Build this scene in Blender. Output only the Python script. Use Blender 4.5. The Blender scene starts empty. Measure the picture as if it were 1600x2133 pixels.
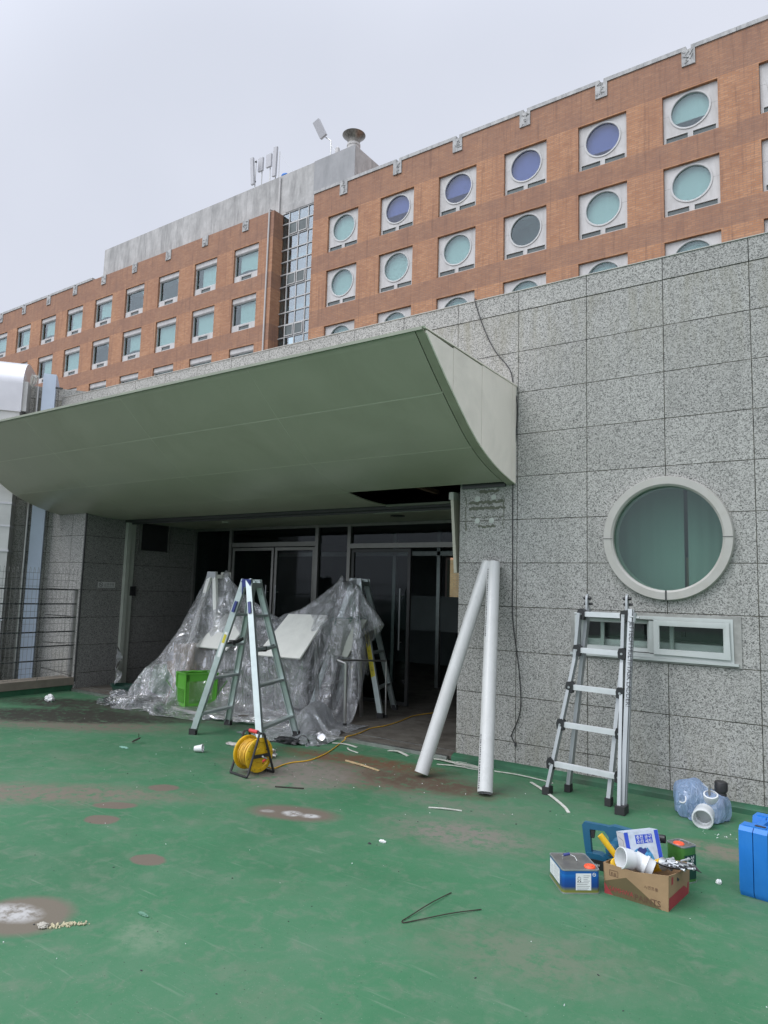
import bpy, bmesh, math, random
import numpy as np
from mathutils import Vector, Matrix, Euler, noise as mnoise
PI = math.pi
R = math.radians
random.seed(7)
S = bpy.context.scene
COL = S.collection

# ------------------------------------------------------------------ camera
P_, R_, Y_ = .1117, .0293, .6098          # pitch, roll, yaw (turned left of the wall's normal)
fw = Vector((-math.sin(Y_)*math.cos(P_), math.cos(Y_)*math.cos(P_), math.sin(P_)))
rt0 = Vector((math.cos(Y_), math.sin(Y_), 0)); up0 = rt0.cross(fw)
rt = rt0*math.cos(R_) + up0*math.sin(R_); up = -rt0*math.sin(R_) + up0*math.cos(R_)
cd = bpy.data.cameras.new("camera"); cam = bpy.data.objects.new("camera", cd); COL.objects.link(cam)
m3 = Matrix((rt, up, -fw)).transposed()
cam.matrix_world = Matrix.Translation((2.6408, -5.8761, 1.5068)) @ m3.to_4x4()
cd.sensor_fit = 'HORIZONTAL'; cd.sensor_width = 36; cd.lens = 36*1472.9/1600
cd.clip_start = .05; cd.clip_end = 2000
S.camera = cam

# ------------------------------------------------------------------ world and sun (overcast)
W = bpy.data.worlds.new("World"); S.world = W; W.use_nodes = True
wn = W.node_tree; wn.nodes.clear()
def wnode(t, **k):
    n = wn.nodes.new(t)
    for a, b in k.items(): setattr(n, a, b)
    return n
SUN_EL, SUN_AZ = R(52), R(205)
sky = wnode('ShaderNodeTexSky', sky_type='NISHITA', sun_disc=False, sun_elevation=SUN_EL, sun_rotation=SUN_AZ)
sky.air_density = 1.0; sky.dust_density = 3.0; sky.ozone_density = 1.0
skb = wnode('ShaderNodeBackground'); skb.inputs[1].default_value = .05
wn.links.new(sky.outputs[0], skb.inputs[0])
# the cloud layer: bright near the zenith, paler grey lower down, faint uneven patches
tc = wnode('ShaderNodeTexCoord'); sep = wnode('ShaderNodeSeparateXYZ'); wn.links.new(tc.outputs['Generated'], sep.inputs[0])
mr = wnode('ShaderNodeMapRange', interpolation_type='SMOOTHSTEP')
wn.links.new(sep.outputs[2], mr.inputs[0])
mr.inputs[1].default_value = .62; mr.inputs[2].default_value = 1.0; mr.inputs[3].default_value = 1.0; mr.inputs[4].default_value = 2.0
nz = wnode('ShaderNodeTexNoise'); nz.inputs['Scale'].default_value = 1.3; nz.inputs['Detail'].default_value = 6
wn.links.new(tc.outputs['Generated'], nz.inputs[0])
cr = wnode('ShaderNodeValToRGB'); cr.color_ramp.elements[0].position = .36; cr.color_ramp.elements[1].position = .66
cr.color_ramp.elements[0].color = (.73, .77, .88, 1); cr.color_ramp.elements[1].color = (.81, .845, .955, 1)
wn.links.new(nz.outputs[0], cr.inputs[0])
# cloud glow added around the veiled sun, behind the camera, to lift the facades
vd = wnode('ShaderNodeVectorMath', operation='DOT_PRODUCT'); wn.links.new(tc.outputs['Generated'], vd.inputs[0])
vd.inputs[1].default_value = (math.sin(SUN_AZ)*math.cos(SUN_EL), math.cos(SUN_AZ)*math.cos(SUN_EL), math.sin(SUN_EL))
mg = wnode('ShaderNodeMapRange', interpolation_type='SMOOTHSTEP'); wn.links.new(vd.outputs['Value'], mg.inputs[0])
mg.inputs[1].default_value = .38; mg.inputs[2].default_value = 1.0; mg.inputs[3].default_value = 0.0; mg.inputs[4].default_value = 1.9
ad = wnode('ShaderNodeMath', operation='ADD'); wn.links.new(mr.outputs[0], ad.inputs[0]); wn.links.new(mg.outputs[0], ad.inputs[1])
clb = wnode('ShaderNodeBackground'); wn.links.new(cr.outputs[0], clb.inputs[0]); wn.links.new(ad.outputs[0], clb.inputs[1])
mx = wnode('ShaderNodeMixShader'); mx.inputs[0].default_value = .93
wn.links.new(skb.outputs[0], mx.inputs[1]); wn.links.new(clb.outputs[0], mx.inputs[2])
wo = wnode('ShaderNodeOutputWorld'); wn.links.new(mx.outputs[0], wo.inputs[0])
sd = bpy.data.lights.new("sun", 'SUN'); sd.energy = 1.15; sd.angle = R(30); sd.color = (1, .97, .93)
sun = bpy.data.objects.new("sun", sd); COL.objects.link(sun)
sdir = Vector((math.sin(SUN_AZ)*math.cos(SUN_EL), math.cos(SUN_AZ)*math.cos(SUN_EL), math.sin(SUN_EL)))
sun.rotation_euler = (-sdir).to_track_quat('-Z', 'Y').to_euler(); sun.location = (0, -10, 20)
S.view_settings.view_transform = 'Standard'; S.view_settings.look = 'None'
S.view_settings.exposure = 0.0; S.view_settings.gamma = 1

# ------------------------------------------------------------------ object helpers
def tag(o, label=None, cat=None, group=None, kind=None):
    if label: o['label'] = label
    if cat: o['category'] = cat
    if group: o['group'] = group
    if kind: o['kind'] = kind
    return o
def thing(name, label, cat, loc=(0, 0, 0), rotz=0, group=None):
    o = bpy.data.objects.new(name, None); COL.objects.link(o)
    o.empty_display_size = .1; o.location = loc; o.rotation_euler = (0, 0, rotz)
    return tag(o, label, cat, group)
def root_of(o):
    while o.parent: o = o.parent
    return o
def mat_of(o):
    return Matrix.Translation(o.location) @ o.rotation_euler.to_matrix().to_4x4()
def obj(name, bm, m, parent=None, w=False, bevel=0, smooth=35, loc=None):
    """w=True: the shape was made in world coordinates"""
    if parent is not None and w: bm.transform(mat_of(root_of(parent)).inverted())
    if parent is None and loc is not None: bm.transform(Matrix.Translation(-Vector(loc)))
    if bevel:
        es = [e for e in bm.edges if len(e.link_faces) == 2 and e.calc_face_angle(0) > .6]
        bmesh.ops.bevel(bm, geom=es, offset=bevel, segments=2, profile=.6, affect='EDGES', clamp_overlap=True)
    bmesh.ops.recalc_face_normals(bm, faces=bm.faces)
    for f in bm.faces: f.smooth = smooth > 0
    for e in bm.edges:
        e.smooth = not (len(e.link_faces) != 2 or e.calc_face_angle(0) > R(smooth))
    me = bpy.data.meshes.new(name); bm.to_mesh(me); bm.free()
    ms = m if isinstance(m, (list, tuple)) else [m]
    for x in ms: me.materials.append(x)
    o = bpy.data.objects.new(name, me); COL.objects.link(o)
    if parent is not None: o.parent = parent
    if loc is not None and parent is None: o.location = loc
    return o
def islands(bm):
    seen = set(); out = []
    for v in bm.verts:
        if v in seen: continue
        st = [v]; seen.add(v); grp = [v]
        while st:
            for e in st.pop().link_edges:
                for w_ in e.verts:
                    if w_ not in seen: seen.add(w_); st.append(w_); grp.append(w_)
        out.append(grp)
    return out
def obj_each(name, bm, m, parent=None, **k):
    """one object for every loose piece of the mesh"""
    bm.verts.ensure_lookup_table(); iss = islands(bm); idx = {v: i for i, g_ in enumerate(iss) for v in g_}
    res = []
    for i in range(len(iss)):
        b2 = bmesh.new(); mp = {}
        for v in iss[i]: mp[v] = b2.verts.new(v.co)
        for f in bm.faces:
            if idx[f.verts[0]] == i: b2.faces.new([mp[v] for v in f.verts]).material_index = f.material_index
        res.append(obj(name, b2, m, parent, **k))
    bm.free(); return res
def children(o): return [c for c in bpy.data.objects if c.parent == o]
def copy_tree(o, parent=None):
    c = o.copy(); COL.objects.link(c); c.parent = parent
    for ch in children(o): copy_tree(ch, c)
    return c
def B(): return bmesh.new()
def M4(loc=(0, 0, 0), rot=(0, 0, 0), sc=(1, 1, 1)):
    return Matrix.LocRotScale(Vector(loc), Euler(rot), Vector(sc))
def box(bm, a, b, mi=0, M=None):
    """box between corners a and b"""
    x0, y0, z0 = a; x1, y1, z1 = b
    vs = [bm.verts.new((x, y, z)) for x in (x0, x1) for y in (y0, y1) for z in (z0, z1)]
    if M is not None:
        for v in vs: v.co = M @ v.co
    fs = [(0, 1, 3, 2), (4, 6, 7, 5), (0, 4, 5, 1), (2, 3, 7, 6), (0, 2, 6, 4), (1, 5, 7, 3)]
    out = []
    for f in fs:
        q = bm.faces.new([vs[i] for i in f]); q.material_index = mi; out.append(q)
    return vs
def cbox(bm, c, s, mi=0, M=None):
    return box(bm, [c[i]-s[i]/2 for i in range(3)], [c[i]+s[i]/2 for i in range(3)], mi, M)
def frame_from(d, hint=Vector((0, 0, 1))):
    d = d.normalized()
    if abs(d.dot(hint)) > .98: hint = Vector((1, 0, 0))
    s = d.cross(hint).normalized(); u = s.cross(d)
    return s, u
def bar(bm, p0, p1, wd, th, hint=Vector((0, 0, 1)), mi=0):
    """rectangular bar; wd across (perpendicular to hint), th along hint"""
    p0, p1 = Vector(p0), Vector(p1); s, u = frame_from(p1-p0, Vector(hint))
    vs = [bm.verts.new(p + s*a*wd/2 + u*b*th/2) for p in (p0, p1) for a, b in ((-1, -1), (1, -1), (1, 1), (-1, 1))]
    for f in [(3, 2, 1, 0), (4, 5, 6, 7), (0, 1, 5, 4), (1, 2, 6, 5), (2, 3, 7, 6), (3, 0, 4, 7)]:
        bm.faces.new([vs[i] for i in f]).material_index = mi
def tube(bm, pts, r, seg=8, mi=0, cap=True):
    pts = [Vector(p) for p in pts]; rings = []
    n = len(pts); prev = None
    for i, p in enumerate(pts):
        d = (pts[min(i+1, n-1)]-pts[max(i-1, 0)])
        if d.length < 1e-9: d = Vector((0, 0, 1))
        d.normalize()
        if prev is None: s, u = frame_from(d)
        else:
            u = prev - d*prev.dot(d); u.normalize(); s = d.cross(u)
        prev = u
        rr = r[i] if isinstance(r, (list, tuple)) else r
        rings.append([bm.verts.new(p + (s*math.cos(2*PI*k/seg)+u*math.sin(2*PI*k/seg))*rr) for k in range(seg)])
    for a, b in zip(rings, rings[1:]):
        for k in range(seg):
            bm.faces.new((a[k], a[(k+1) % seg], b[(k+1) % seg], b[k])).material_index = mi
    if cap and seg > 2:
        bm.faces.new(rings[0][::-1]).material_index = mi; bm.faces.new(rings[-1]).material_index = mi
    return rings
def cyl(bm, p0, p1, r0, r1=None, seg=20, mi=0, cap=True):
    return tube(bm, [p0, p1], [r0, r0 if r1 is None else r1], seg, mi, cap)
def lathe(bm, prof, seg=24, M=None, mi=0):
    """prof: list of (radius, z)"""
    rings = []
    for r, z in prof:
        if r < 1e-6: rings.append([bm.verts.new((0, 0, z))])
        else: rings.append([bm.verts.new((r*math.cos(2*PI*k/seg), r*math.sin(2*PI*k/seg), z)) for k in range(seg)])
    for a, b in zip(rings, rings[1:]):
        for k in range(seg):
            k2 = (k+1) % seg
            if len(a) == 1 and len(b) == 1: continue
            if len(a) == 1: f = (a[0], b[k2], b[k])
            elif len(b) == 1: f = (a[k], a[k2], b[0])
            else: f = (a[k], a[k2], b[k2], b[k])
            bm.faces.new(f).material_index = mi
    if M is not None:
        for ring in rings:
            for v in ring: v.co = M @ v.co
def prism(bm, poly, d0, d1, M=None, mi=0):
    """extrude a 2D polygon (local x, z) from y=d0 to y=d1"""
    a = [bm.verts.new((p[0], d0, p[1])) for p in poly]; b = [bm.verts.new((p[0], d1, p[1])) for p in poly]
    fs = [bm.faces.new(a), bm.faces.new(b[::-1])]
    n = len(poly)
    for i in range(n): fs.append(bm.faces.new((a[i], b[i], b[(i+1) % n], a[(i+1) % n])))
    for f in fs: f.material_index = mi
    if M is not None:
        for v in a+b: v.co = M @ v.co
def plate(bm, outer, holes, y0, y1, mi=0, M=None):
    """plate in the XZ plane with holes, thickness y0..y1"""
    nv = []
    for yy in (y0, y1):
        es = []; 
        for loop in [outer]+holes:
            vs = [bm.verts.new((p[0], yy, p[1])) for p in loop]; nv += vs
            es += [bm.edges.new((vs[i], vs[(i+1) % len(vs)])) for i in range(len(vs))]
        r = bmesh.ops.triangle_fill(bm, use_beauty=True, use_dissolve=False, edges=es, normal=(0, -1, 0))
        for g in r['geom']:
            if isinstance(g, bmesh.types.BMFace): g.material_index = mi
    k = 0; half = len(nv)//2
    for loop in [outer]+holes:
        n = len(loop)
        for i in range(n):
            f = bm.faces.new((nv[k+i], nv[k+(i+1) % n], nv[half+k+(i+1) % n], nv[half+k+i])); f.material_index = mi
        k += n
    if M is not None:
        for v in nv: v.co = M @ v.co
def circle(cx, cz, r, n=48): return [(cx+r*math.cos(2*PI*i/n), cz+r*math.sin(2*PI*i/n)) for i in range(n)]
def rect(x0, z0, x1, z1): return [(x0, z0), (x1, z0), (x1, z1), (x0, z1)]
def wallgrid(bm, x0, z0, x1, z1, holes, yf, yb, mi=0):
    """wall in XZ plane facing -Y with rectangular holes; reveals run back to yb"""
    xs = sorted(set([x0, x1]+[v for h in holes for v in (h[0], h[2])])); zs = sorted(set([z0, z1]+[v for h in holes for v in (h[1], h[3])]))
    vv = {}
    def V(i, j):
        if (i, j) not in vv: vv[i, j] = bm.verts.new((xs[i], yf, zs[j]))
        return vv[i, j]
    for i in range(len(xs)-1):
        for j in range(len(zs)-1):
            cx, cz = (xs[i]+xs[i+1])/2, (zs[j]+zs[j+1])/2
            if any(h[0] < cx < h[2] and h[1] < cz < h[3] for h in holes): continue
            bm.faces.new((V(i, j), V(i+1, j), V(i+1, j+1), V(i, j+1))).material_index = mi
    for h in holes:
        a = [(h[0], h[1]), (h[2], h[1]), (h[2], h[3]), (h[0], h[3])]
        for k in range(4):
            p, q = a[k], a[(k+1) % 4]
            bm.faces.new([bm.verts.new(c) for c in ((p[0], yf, p[1]), (q[0], yf, q[1]), (q[0], yb, q[1]), (p[0], yb, p[1]))]).material_index = mi
def text(body, size, M, m, name, parent, extrude=.0006, align='LEFT', sx=1.0):
    c = bpy.data.curves.new(name, 'FONT'); c.body = body; c.size = size; c.extrude = extrude; c.align_x = align; c.resolution_u = 2
    t = bpy.data.objects.new(name, c); COL.objects.link(t)
    bpy.context.view_layer.update()
    me = bpy.data.meshes.new_from_object(t.evaluated_get(bpy.context.evaluated_depsgraph_get()))
    bpy.data.objects.remove(t); bpy.data.curves.remove(c)
    T = Matrix.Diagonal((sx, 1, 1, 1)); me.transform(M @ T); me.materials.clear(); me.materials.append(m); me.name = name
    o = bpy.data.objects.new(name, me); COL.objects.link(o); o.parent = parent
    return o
TXZ = Matrix.Rotation(PI/2, 4, 'X')      # text laid in XY stands up in XZ, read from -Y

# ------------------------------------------------------------------ materials
def mk(name):
    m = bpy.data.materials.new(name); m.use_nodes = True; nt = m.node_tree
    nt.nodes.clear(); return m, nt
def nd(nt, t, ins=None, **props):
    n = nt.nodes.new(t)
    for a, b in props.items(): setattr(n, a, b)
    for k, v in (ins or {}).items():
        s = n.inputs[k]
        if isinstance(v, bpy.types.NodeSocket): nt.links.new(v, s)
        else: s.default_value = v
    return n
def ramp(nt, fac, stops, interp='LINEAR'):
    n = nt.nodes.new('ShaderNodeValToRGB'); n.color_ramp.interpolation = interp
    el = n.color_ramp.elements
    while len(el) > 1: el.remove(el[-1])
    for i, (p, c) in enumerate(stops):
        e = el[0] if i == 0 else el.new(p)
        e.position = p; e.color = (*c, 1) if len(c) == 3 else c
    nt.links.new(fac, n.inputs[0]); return n.outputs[0]
def g3(v): return (v, v, v)
def mixc(nt, fac, a, b, mode='MIX'):
    n = nt.nodes.new('ShaderNodeMix'); n.data_type = 'RGBA'; n.blend_type = mode
    for s, v in ((n.inputs[0], fac), (n.inputs[6], a), (n.inputs[7], b)):
        if isinstance(v, bpy.types.NodeSocket): nt.links.new(v, s)
        elif isinstance(v, (int, float)): s.default_value = v
        else: s.default_value = (*v, 1) if len(v) == 3 else v
    return n.outputs[2]
def math_(nt, op, a, b=0., c=0.):
    n = nt.nodes.new('ShaderNodeMath'); n.operation = op
    for i, v in enumerate((a, b, c)):
        if isinstance(v, bpy.types.NodeSocket): nt.links.new(v, n.inputs[i])
        else: n.inputs[i].default_value = v
    return n.outputs[0]
def noise(nt, vec, scale, detail=3, rough=.5, dist=0):
    return nd(nt, 'ShaderNodeTexNoise', {'Vector': vec, 'Scale': scale, 'Detail': detail, 'Roughness': rough, 'Distortion': dist}).outputs[0]
def finish(nt, **ins):
    bump = ins.pop('bump', None); bs = ins.pop('bstr', .3); bd = ins.pop('bdist', .01)
    p = nd(nt, 'ShaderNodeBsdfPrincipled', ins)
    if bump is not None:
        b = nd(nt, 'ShaderNodeBump', {'Strength': bs, 'Distance': bd, 'Height': bump}); nt.links.new(b.outputs[0], p.inputs['Normal'])
    o = nd(nt, 'ShaderNodeOutputMaterial'); nt.links.new(p.outputs[0], o.inputs[0]); return p
def simple(name, col, rough=.5, metal=0., var=.12, scale=6., bump=.0, bscale=60., dirt=None, dscale=2.5, spec=.5, rvar=.12, stretch=(1, 1, 1)):
    m, nt = mk(name); tc = nd(nt, 'ShaderNodeTexCoord')
    v = nd(nt, 'ShaderNodeMapping', {'Vector': tc.outputs['Object'], 'Scale': stretch}).outputs[0]
    n1 = noise(nt, v, scale, 5, .6)
    lo = tuple(c*(1-var) for c in col); hi = tuple(min(1, c*(1+var)) for c in col)
    c = ramp(nt, n1, [(.3, lo), (.7, hi)])
    if dirt is not None:
        n2 = noise(nt, v, dscale, 6, .65, .4)
        f = ramp(nt, n2, [(.48, g3(0)), (.75, g3(1))])
        c = mixc(nt, math_(nt, 'MULTIPLY', f, dirt[1]), c, dirt[0])
    rg = math_(nt, 'MULTIPLY_ADD', n1, rvar*2, rough-rvar)
    kw = dict(Metallic=metal, Roughness=rg); kw['Base Color'] = c; kw['Specular IOR Level'] = spec
    if bump:
        kw['bump'] = noise(nt, v, bscale, 3); kw['bstr'] = bump; kw['bdist'] = .005
    finish(nt, **kw); return m

def granite(name, joints=None, tint=1.0, coord='Object', xo=0., w=.6394, h=.39, zo=4.134, axis=0, stain=True):
    m, nt = mk(name); tc = nd(nt, 'ShaderNodeTexCoord'); v = tc.outputs['Object']
    sx = nd(nt, 'ShaderNodeSeparateXYZ', {0: v})
    a = sx.outputs[axis]; z = sx.outputs[2]
    vo = nd(nt, 'ShaderNodeTexVoronoi', {'Vector': v, 'Scale': 125.}); vr = nd(nt, 'ShaderNodeSeparateColor', {0: vo.outputs['Color']}).outputs[0]
    vo2 = nd(nt, 'ShaderNodeTexVoronoi', {'Vector': v, 'Scale': 230.}); vr2 = nd(nt, 'ShaderNodeSeparateColor', {0: vo2.outputs['Color']}).outputs[1]
    big = noise(nt, v, 1.1, 5, .6)
    s = math_(nt, 'ADD', math_(nt, 'MULTIPLY', vr, .62), math_(nt, 'MULTIPLY', vr2, .38))
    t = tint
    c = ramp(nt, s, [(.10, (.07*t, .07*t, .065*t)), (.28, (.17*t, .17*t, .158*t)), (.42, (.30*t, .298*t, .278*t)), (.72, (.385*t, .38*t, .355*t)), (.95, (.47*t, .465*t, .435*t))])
    # panels differ a little from one another
    ca = math_(nt, 'FLOOR', math_(nt, 'DIVIDE', math_(nt, 'SUBTRACT', a, xo), w)); cz = math_(nt, 'FLOOR', math_(nt, 'DIVIDE', math_(nt, 'SUBTRACT', z, zo), h))
    wn_ = nd(nt, 'ShaderNodeTexWhiteNoise', {'Vector': nd(nt, 'ShaderNodeCombineXYZ', {0: ca, 1: cz}).outputs[0]}, noise_dimensions='2D').outputs[0]
    k = math_(nt, 'MULTIPLY_ADD', wn_, .09, .935)
    k = math_(nt, 'MULTIPLY', k, math_(nt, 'MULTIPLY_ADD', big, .3, .85))
    c = mixc(nt, 1., c, nd(nt, 'ShaderNodeCombineColor', {0: k, 1: k, 2: k}).outputs[0], 'MULTIPLY')
    if stain:   # yellowish run-off below the coping and grime low down
        st = noise(nt, nd(nt, 'ShaderNodeMapping', {'Vector': v, 'Scale': (5, 5, .7)}).outputs[0], 1.6, 6, .7)
        top = nd(nt, 'ShaderNodeMapRange', {0: z, 1: 3.2, 2: 4.25, 3: 0., 4: 1.}).outputs[0]
        low = nd(nt, 'ShaderNodeMapRange', {0: z, 1: .7, 2: 0., 3: 0., 4: .9}).outputs[0]
        f = math_(nt, 'MULTIPLY', ramp(nt, st, [(.42, g3(0)), (.7, g3(1))]), math_(nt, 'ADD', math_(nt, 'MULTIPLY', top, .8), math_(nt, 'MULTIPLY', low, .6)))
        c = mixc(nt, math_(nt, 'MINIMUM', math_(nt, 'MULTIPLY', f, 1.1), .85), c, (.21*t, .20*t, .145*t))
        dr = noise(nt, nd(nt, 'ShaderNodeMapping', {'Vector': v, 'Scale': (3.2, 3.2, .22)}).outputs[0], 1.5, 6, .65)
        c = mixc(nt, ramp(nt, dr, [(.55, g3(0)), (.72, g3(.30))]), c, (.17*t, .17*t, .15*t))
    # joints
    def line(x, o, per, wd):
        u = math_(nt, 'DIVIDE', math_(nt, 'SUBTRACT', x, o), per)
        fr = math_(nt, 'ABSOLUTE', math_(nt, 'SUBTRACT', u, math_(nt, 'ROUND', u)))
        return math_(nt, 'LESS_THAN', math_(nt, 'MULTIPLY', fr, per), wd)
    if joints is not None:
        wob = math_(nt, 'MULTIPLY_ADD', noise(nt, v, 9, 4), .0045, .0011)
        jz = line(z, zo, h, wob)
        if joints == 'xz': j = math_(nt, 'MAXIMUM', jz, line(a, xo, w, wob))
        else: j = jz
        j = math_(nt, 'MULTIPLY', j, math_(nt, 'LESS_THAN', z, zo+.2))
        jc = ramp(nt, noise(nt, v, 14, 3), [(.42, (.022, .022, .018)), (.62, (.10, .095, .075))])
        c = mixc(nt, j, c, jc)
        hgt = math_(nt, 'SUBTRACT', math_(nt, 'MULTIPLY', s, .25), math_(nt, 'MULTIPLY', j, 1.))
    else: hgt = math_(nt, 'MULTIPLY', s, .25)
    kw = {'Base Color': c, 'Roughness': .72, 'Specular IOR Level': .35, 'bump': hgt, 'bstr': .5, 'bdist': .006}
    finish(nt, **kw); return m

def brick():
    m, nt = mk('brick'); tc = nd(nt, 'ShaderNodeTexCoord'); v = tc.outputs['Object']
    sx = nd(nt, 'ShaderNodeSeparateXYZ', {0: v}); z = sx.outputs[2]; x = math_(nt, 'ADD', sx.outputs[0], sx.outputs[1])
    vec = nd(nt, 'ShaderNodeCombineXYZ', {0: x, 1: z}).outputs[0]
    bt = nd(nt, 'ShaderNodeTexBrick', {'Vector': vec, 'Color1': (.41, .205, .108, 1), 'Color2': (.50, .27, .15, 1), 'Mortar': (.30, .20, .145, 1),
            'Scale': 1.0, 'Mortar Size': .011, 'Bias': -.1, 'Brick Width': .30, 'Row Height': .095})
    c = bt.outputs[0]
    big = noise(nt, nd(nt, 'ShaderNodeMapping', {'Vector': v, 'Scale': (1, 1, .5)}).outputs[0], .55, 6, .65)
    c = mixc(nt, ramp(nt, big, [(.42, g3(0)), (.74, g3(.55))]), c, (.235, .125, .09))
    fine = noise(nt, nd(nt, 'ShaderNodeMapping', {'Vector': v, 'Scale': (.5, .5, 3)}).outputs[0], 3.2, 5, .7)
    c = mixc(nt, ramp(nt, fine, [(.5, g3(0)), (.8, g3(.5))]), c, (.17, .075, .05))
    # floor bands of darker, weathered brick between the windows
    u = math_(nt, 'FRACT', math_(nt, 'DIVIDE', math_(nt, 'SUBTRACT', z, 19.85), 3.31))
    band = math_(nt, 'LESS_THAN', u, .31)
    top = math_(nt, 'GREATER_THAN', z, 23.15)
    bf = math_(nt, 'MULTIPLY', math_(nt, 'MAXIMUM', band, top), math_(nt, 'MULTIPLY_ADD', noise(nt, v, 1.3, 6, .75), 1.1, -.12))
    c = mixc(nt, bf, c, (.20, .125, .10))
    # run-off under sills and blocks
    st = noise(nt, nd(nt, 'ShaderNodeMapping', {'Vector': v, 'Scale': (4, 4, .25)}).outputs[0], 1.2, 5, .7)
    c = mixc(nt, ramp(nt, st, [(.52, g3(0)), (.72, g3(.6))]), c, (.14, .085, .07))
    kw = {'Base Color': c, 'Roughness': .85, 'Specular IOR Level': .25, 'bump': bt.outputs[1], 'bstr': -.3, 'bdist': .01}
    finish(nt, **kw); return m

def concrete(name, a, b, dark, scale=.6, zs=.2, bump=.2):
    m, nt = mk(name); tc = nd(nt, 'ShaderNodeTexCoord'); v = tc.outputs['Object']
    n1 = noise(nt, v, scale*3, 7, .68); n2 = noise(nt, nd(nt, 'ShaderNodeMapping', {'Vector': v, 'Scale': (1.5, 1.5, zs)}).outputs[0], scale*2.2, 7, .72, .3)
    c = ramp(nt, n1, [(.3, a), (.7, b)])
    c = mixc(nt, ramp(nt, n2, [(.44, g3(0)), (.66, g3(.85))]), c, dark)
    finish(nt, **{'Base Color': c, 'Roughness': .85, 'Specular IOR Level': .25, 'bump': n1, 'bstr': bump, 'bdist': .02}); return m

def glass(name, tint=(1, 1, 1), refl=1., rough=.01, base=None, bump=0):
    """thin pane: see-through with a tint, mirror-like at a glance"""
    m, nt = mk(name)
    t = nd(nt, 'ShaderNodeBsdfTransparent', {0: (*tint, 1)}).outputs[0]
    g = nd(nt, 'ShaderNodeBsdfGlossy', {'Roughness': rough, 'Color': (.95, .97, 1, 1)})
    bf = nd(nt, 'ShaderNodeNewGeometry').outputs['Backfacing']      # both faces of the pane behave alike
    fr = nd(nt, 'ShaderNodeFresnel', {'IOR': math_(nt, 'MULTIPLY_ADD', bf, 1/1.5-1.5, 1.5)})
    if bump:
        tc = nd(nt, 'ShaderNodeTexCoord')
        bb = nd(nt, 'ShaderNodeBump', {'Strength': bump, 'Distance': .02, 'Height': noise(nt, tc.outputs['Object'], 2.5, 2)})
        nt.links.new(bb.outputs[0], g.inputs['Normal']); nt.links.new(bb.outputs[0], fr.inputs['Normal'])
    f = math_(nt, 'MULTIPLY', math_(nt, 'MULTIPLY_ADD', fr.outputs[0], 1.0, .01), refl)
    s = nd(nt, 'ShaderNodeMixShader', {0: f, 1: t, 2: g.outputs[0]}).outputs[0]
    o = nd(nt, 'ShaderNodeOutputMaterial'); nt.links.new(s, o.inputs[0]); return m

def film(name, milk=.22, col=(.82, .86, .9), bscale=14., rough=.14, spec=.8):
    """crumpled polythene: clear with milky creases and sharp glints"""
    m, nt = mk(name); tc = nd(nt, 'ShaderNodeTexCoord'); v = tc.outputs['Object']
    vm = nd(nt, 'ShaderNodeMapping', {'Vector': v, 'Scale': (1, 1, .38)}).outputs[0]
    n1 = noise(nt, vm, bscale, 5, .55, 1.6); n2 = noise(nt, vm, bscale*.35, 4, .6, 1.0)
    hgt = math_(nt, 'ADD', ramp(nt, n1, [(.40, g3(0)), (.5, g3(1)), (.6, g3(0))]), math_(nt, 'MULTIPLY', n2, 2.2))
    bp = nd(nt, 'ShaderNodeBump', {'Strength': .75, 'Distance': .012, 'Height': hgt}).outputs[0]
    lw = nd(nt, 'ShaderNodeLayerWeight', {'Blend': .35, 'Normal': bp})
    tr = nd(nt, 'ShaderNodeBsdfTransparent', {0: (.95, .96, .97, 1)}).outputs[0]
    df = nd(nt, 'ShaderNodeBsdfDiffuse', {0: (*col, 1), 'Normal': bp}).outputs[0]
    tl = nd(nt, 'ShaderNodeBsdfTranslucent', {0: (*col, 1), 'Normal': bp}).outputs[0]
    dt = nd(nt, 'ShaderNodeMixShader', {0: .4, 1: df, 2: tl}).outputs[0]
    cre = ramp(nt, n2, [(.42, g3(.0)), (.72, g3(.5))])
    mf = math_(nt, 'MULTIPLY_ADD', lw.outputs['Facing'], .5, milk); mf = math_(nt, 'MINIMUM', math_(nt, 'ADD', mf, math_(nt, 'MULTIPLY', cre, .25)), .92)
    s1 = nd(nt, 'ShaderNodeMixShader', {0: mf, 1: tr, 2: dt}).outputs[0]
    gl = nd(nt, 'ShaderNodeBsdfGlossy', {'Roughness': rough, 'Color': (1, 1, 1, 1), 'Normal': bp}).outputs[0]
    gf = math_(nt, 'MULTIPLY', math_(nt, 'MULTIPLY_ADD', lw.outputs['Fresnel'], .9, .05), spec)
    s2 = nd(nt, 'ShaderNodeMixShader', {0: gf, 1: s1, 2: gl}).outputs[0]
    o = nd(nt, 'ShaderNodeOutputMaterial'); nt.links.new(s2, o.inputs[0]); return m

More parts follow.
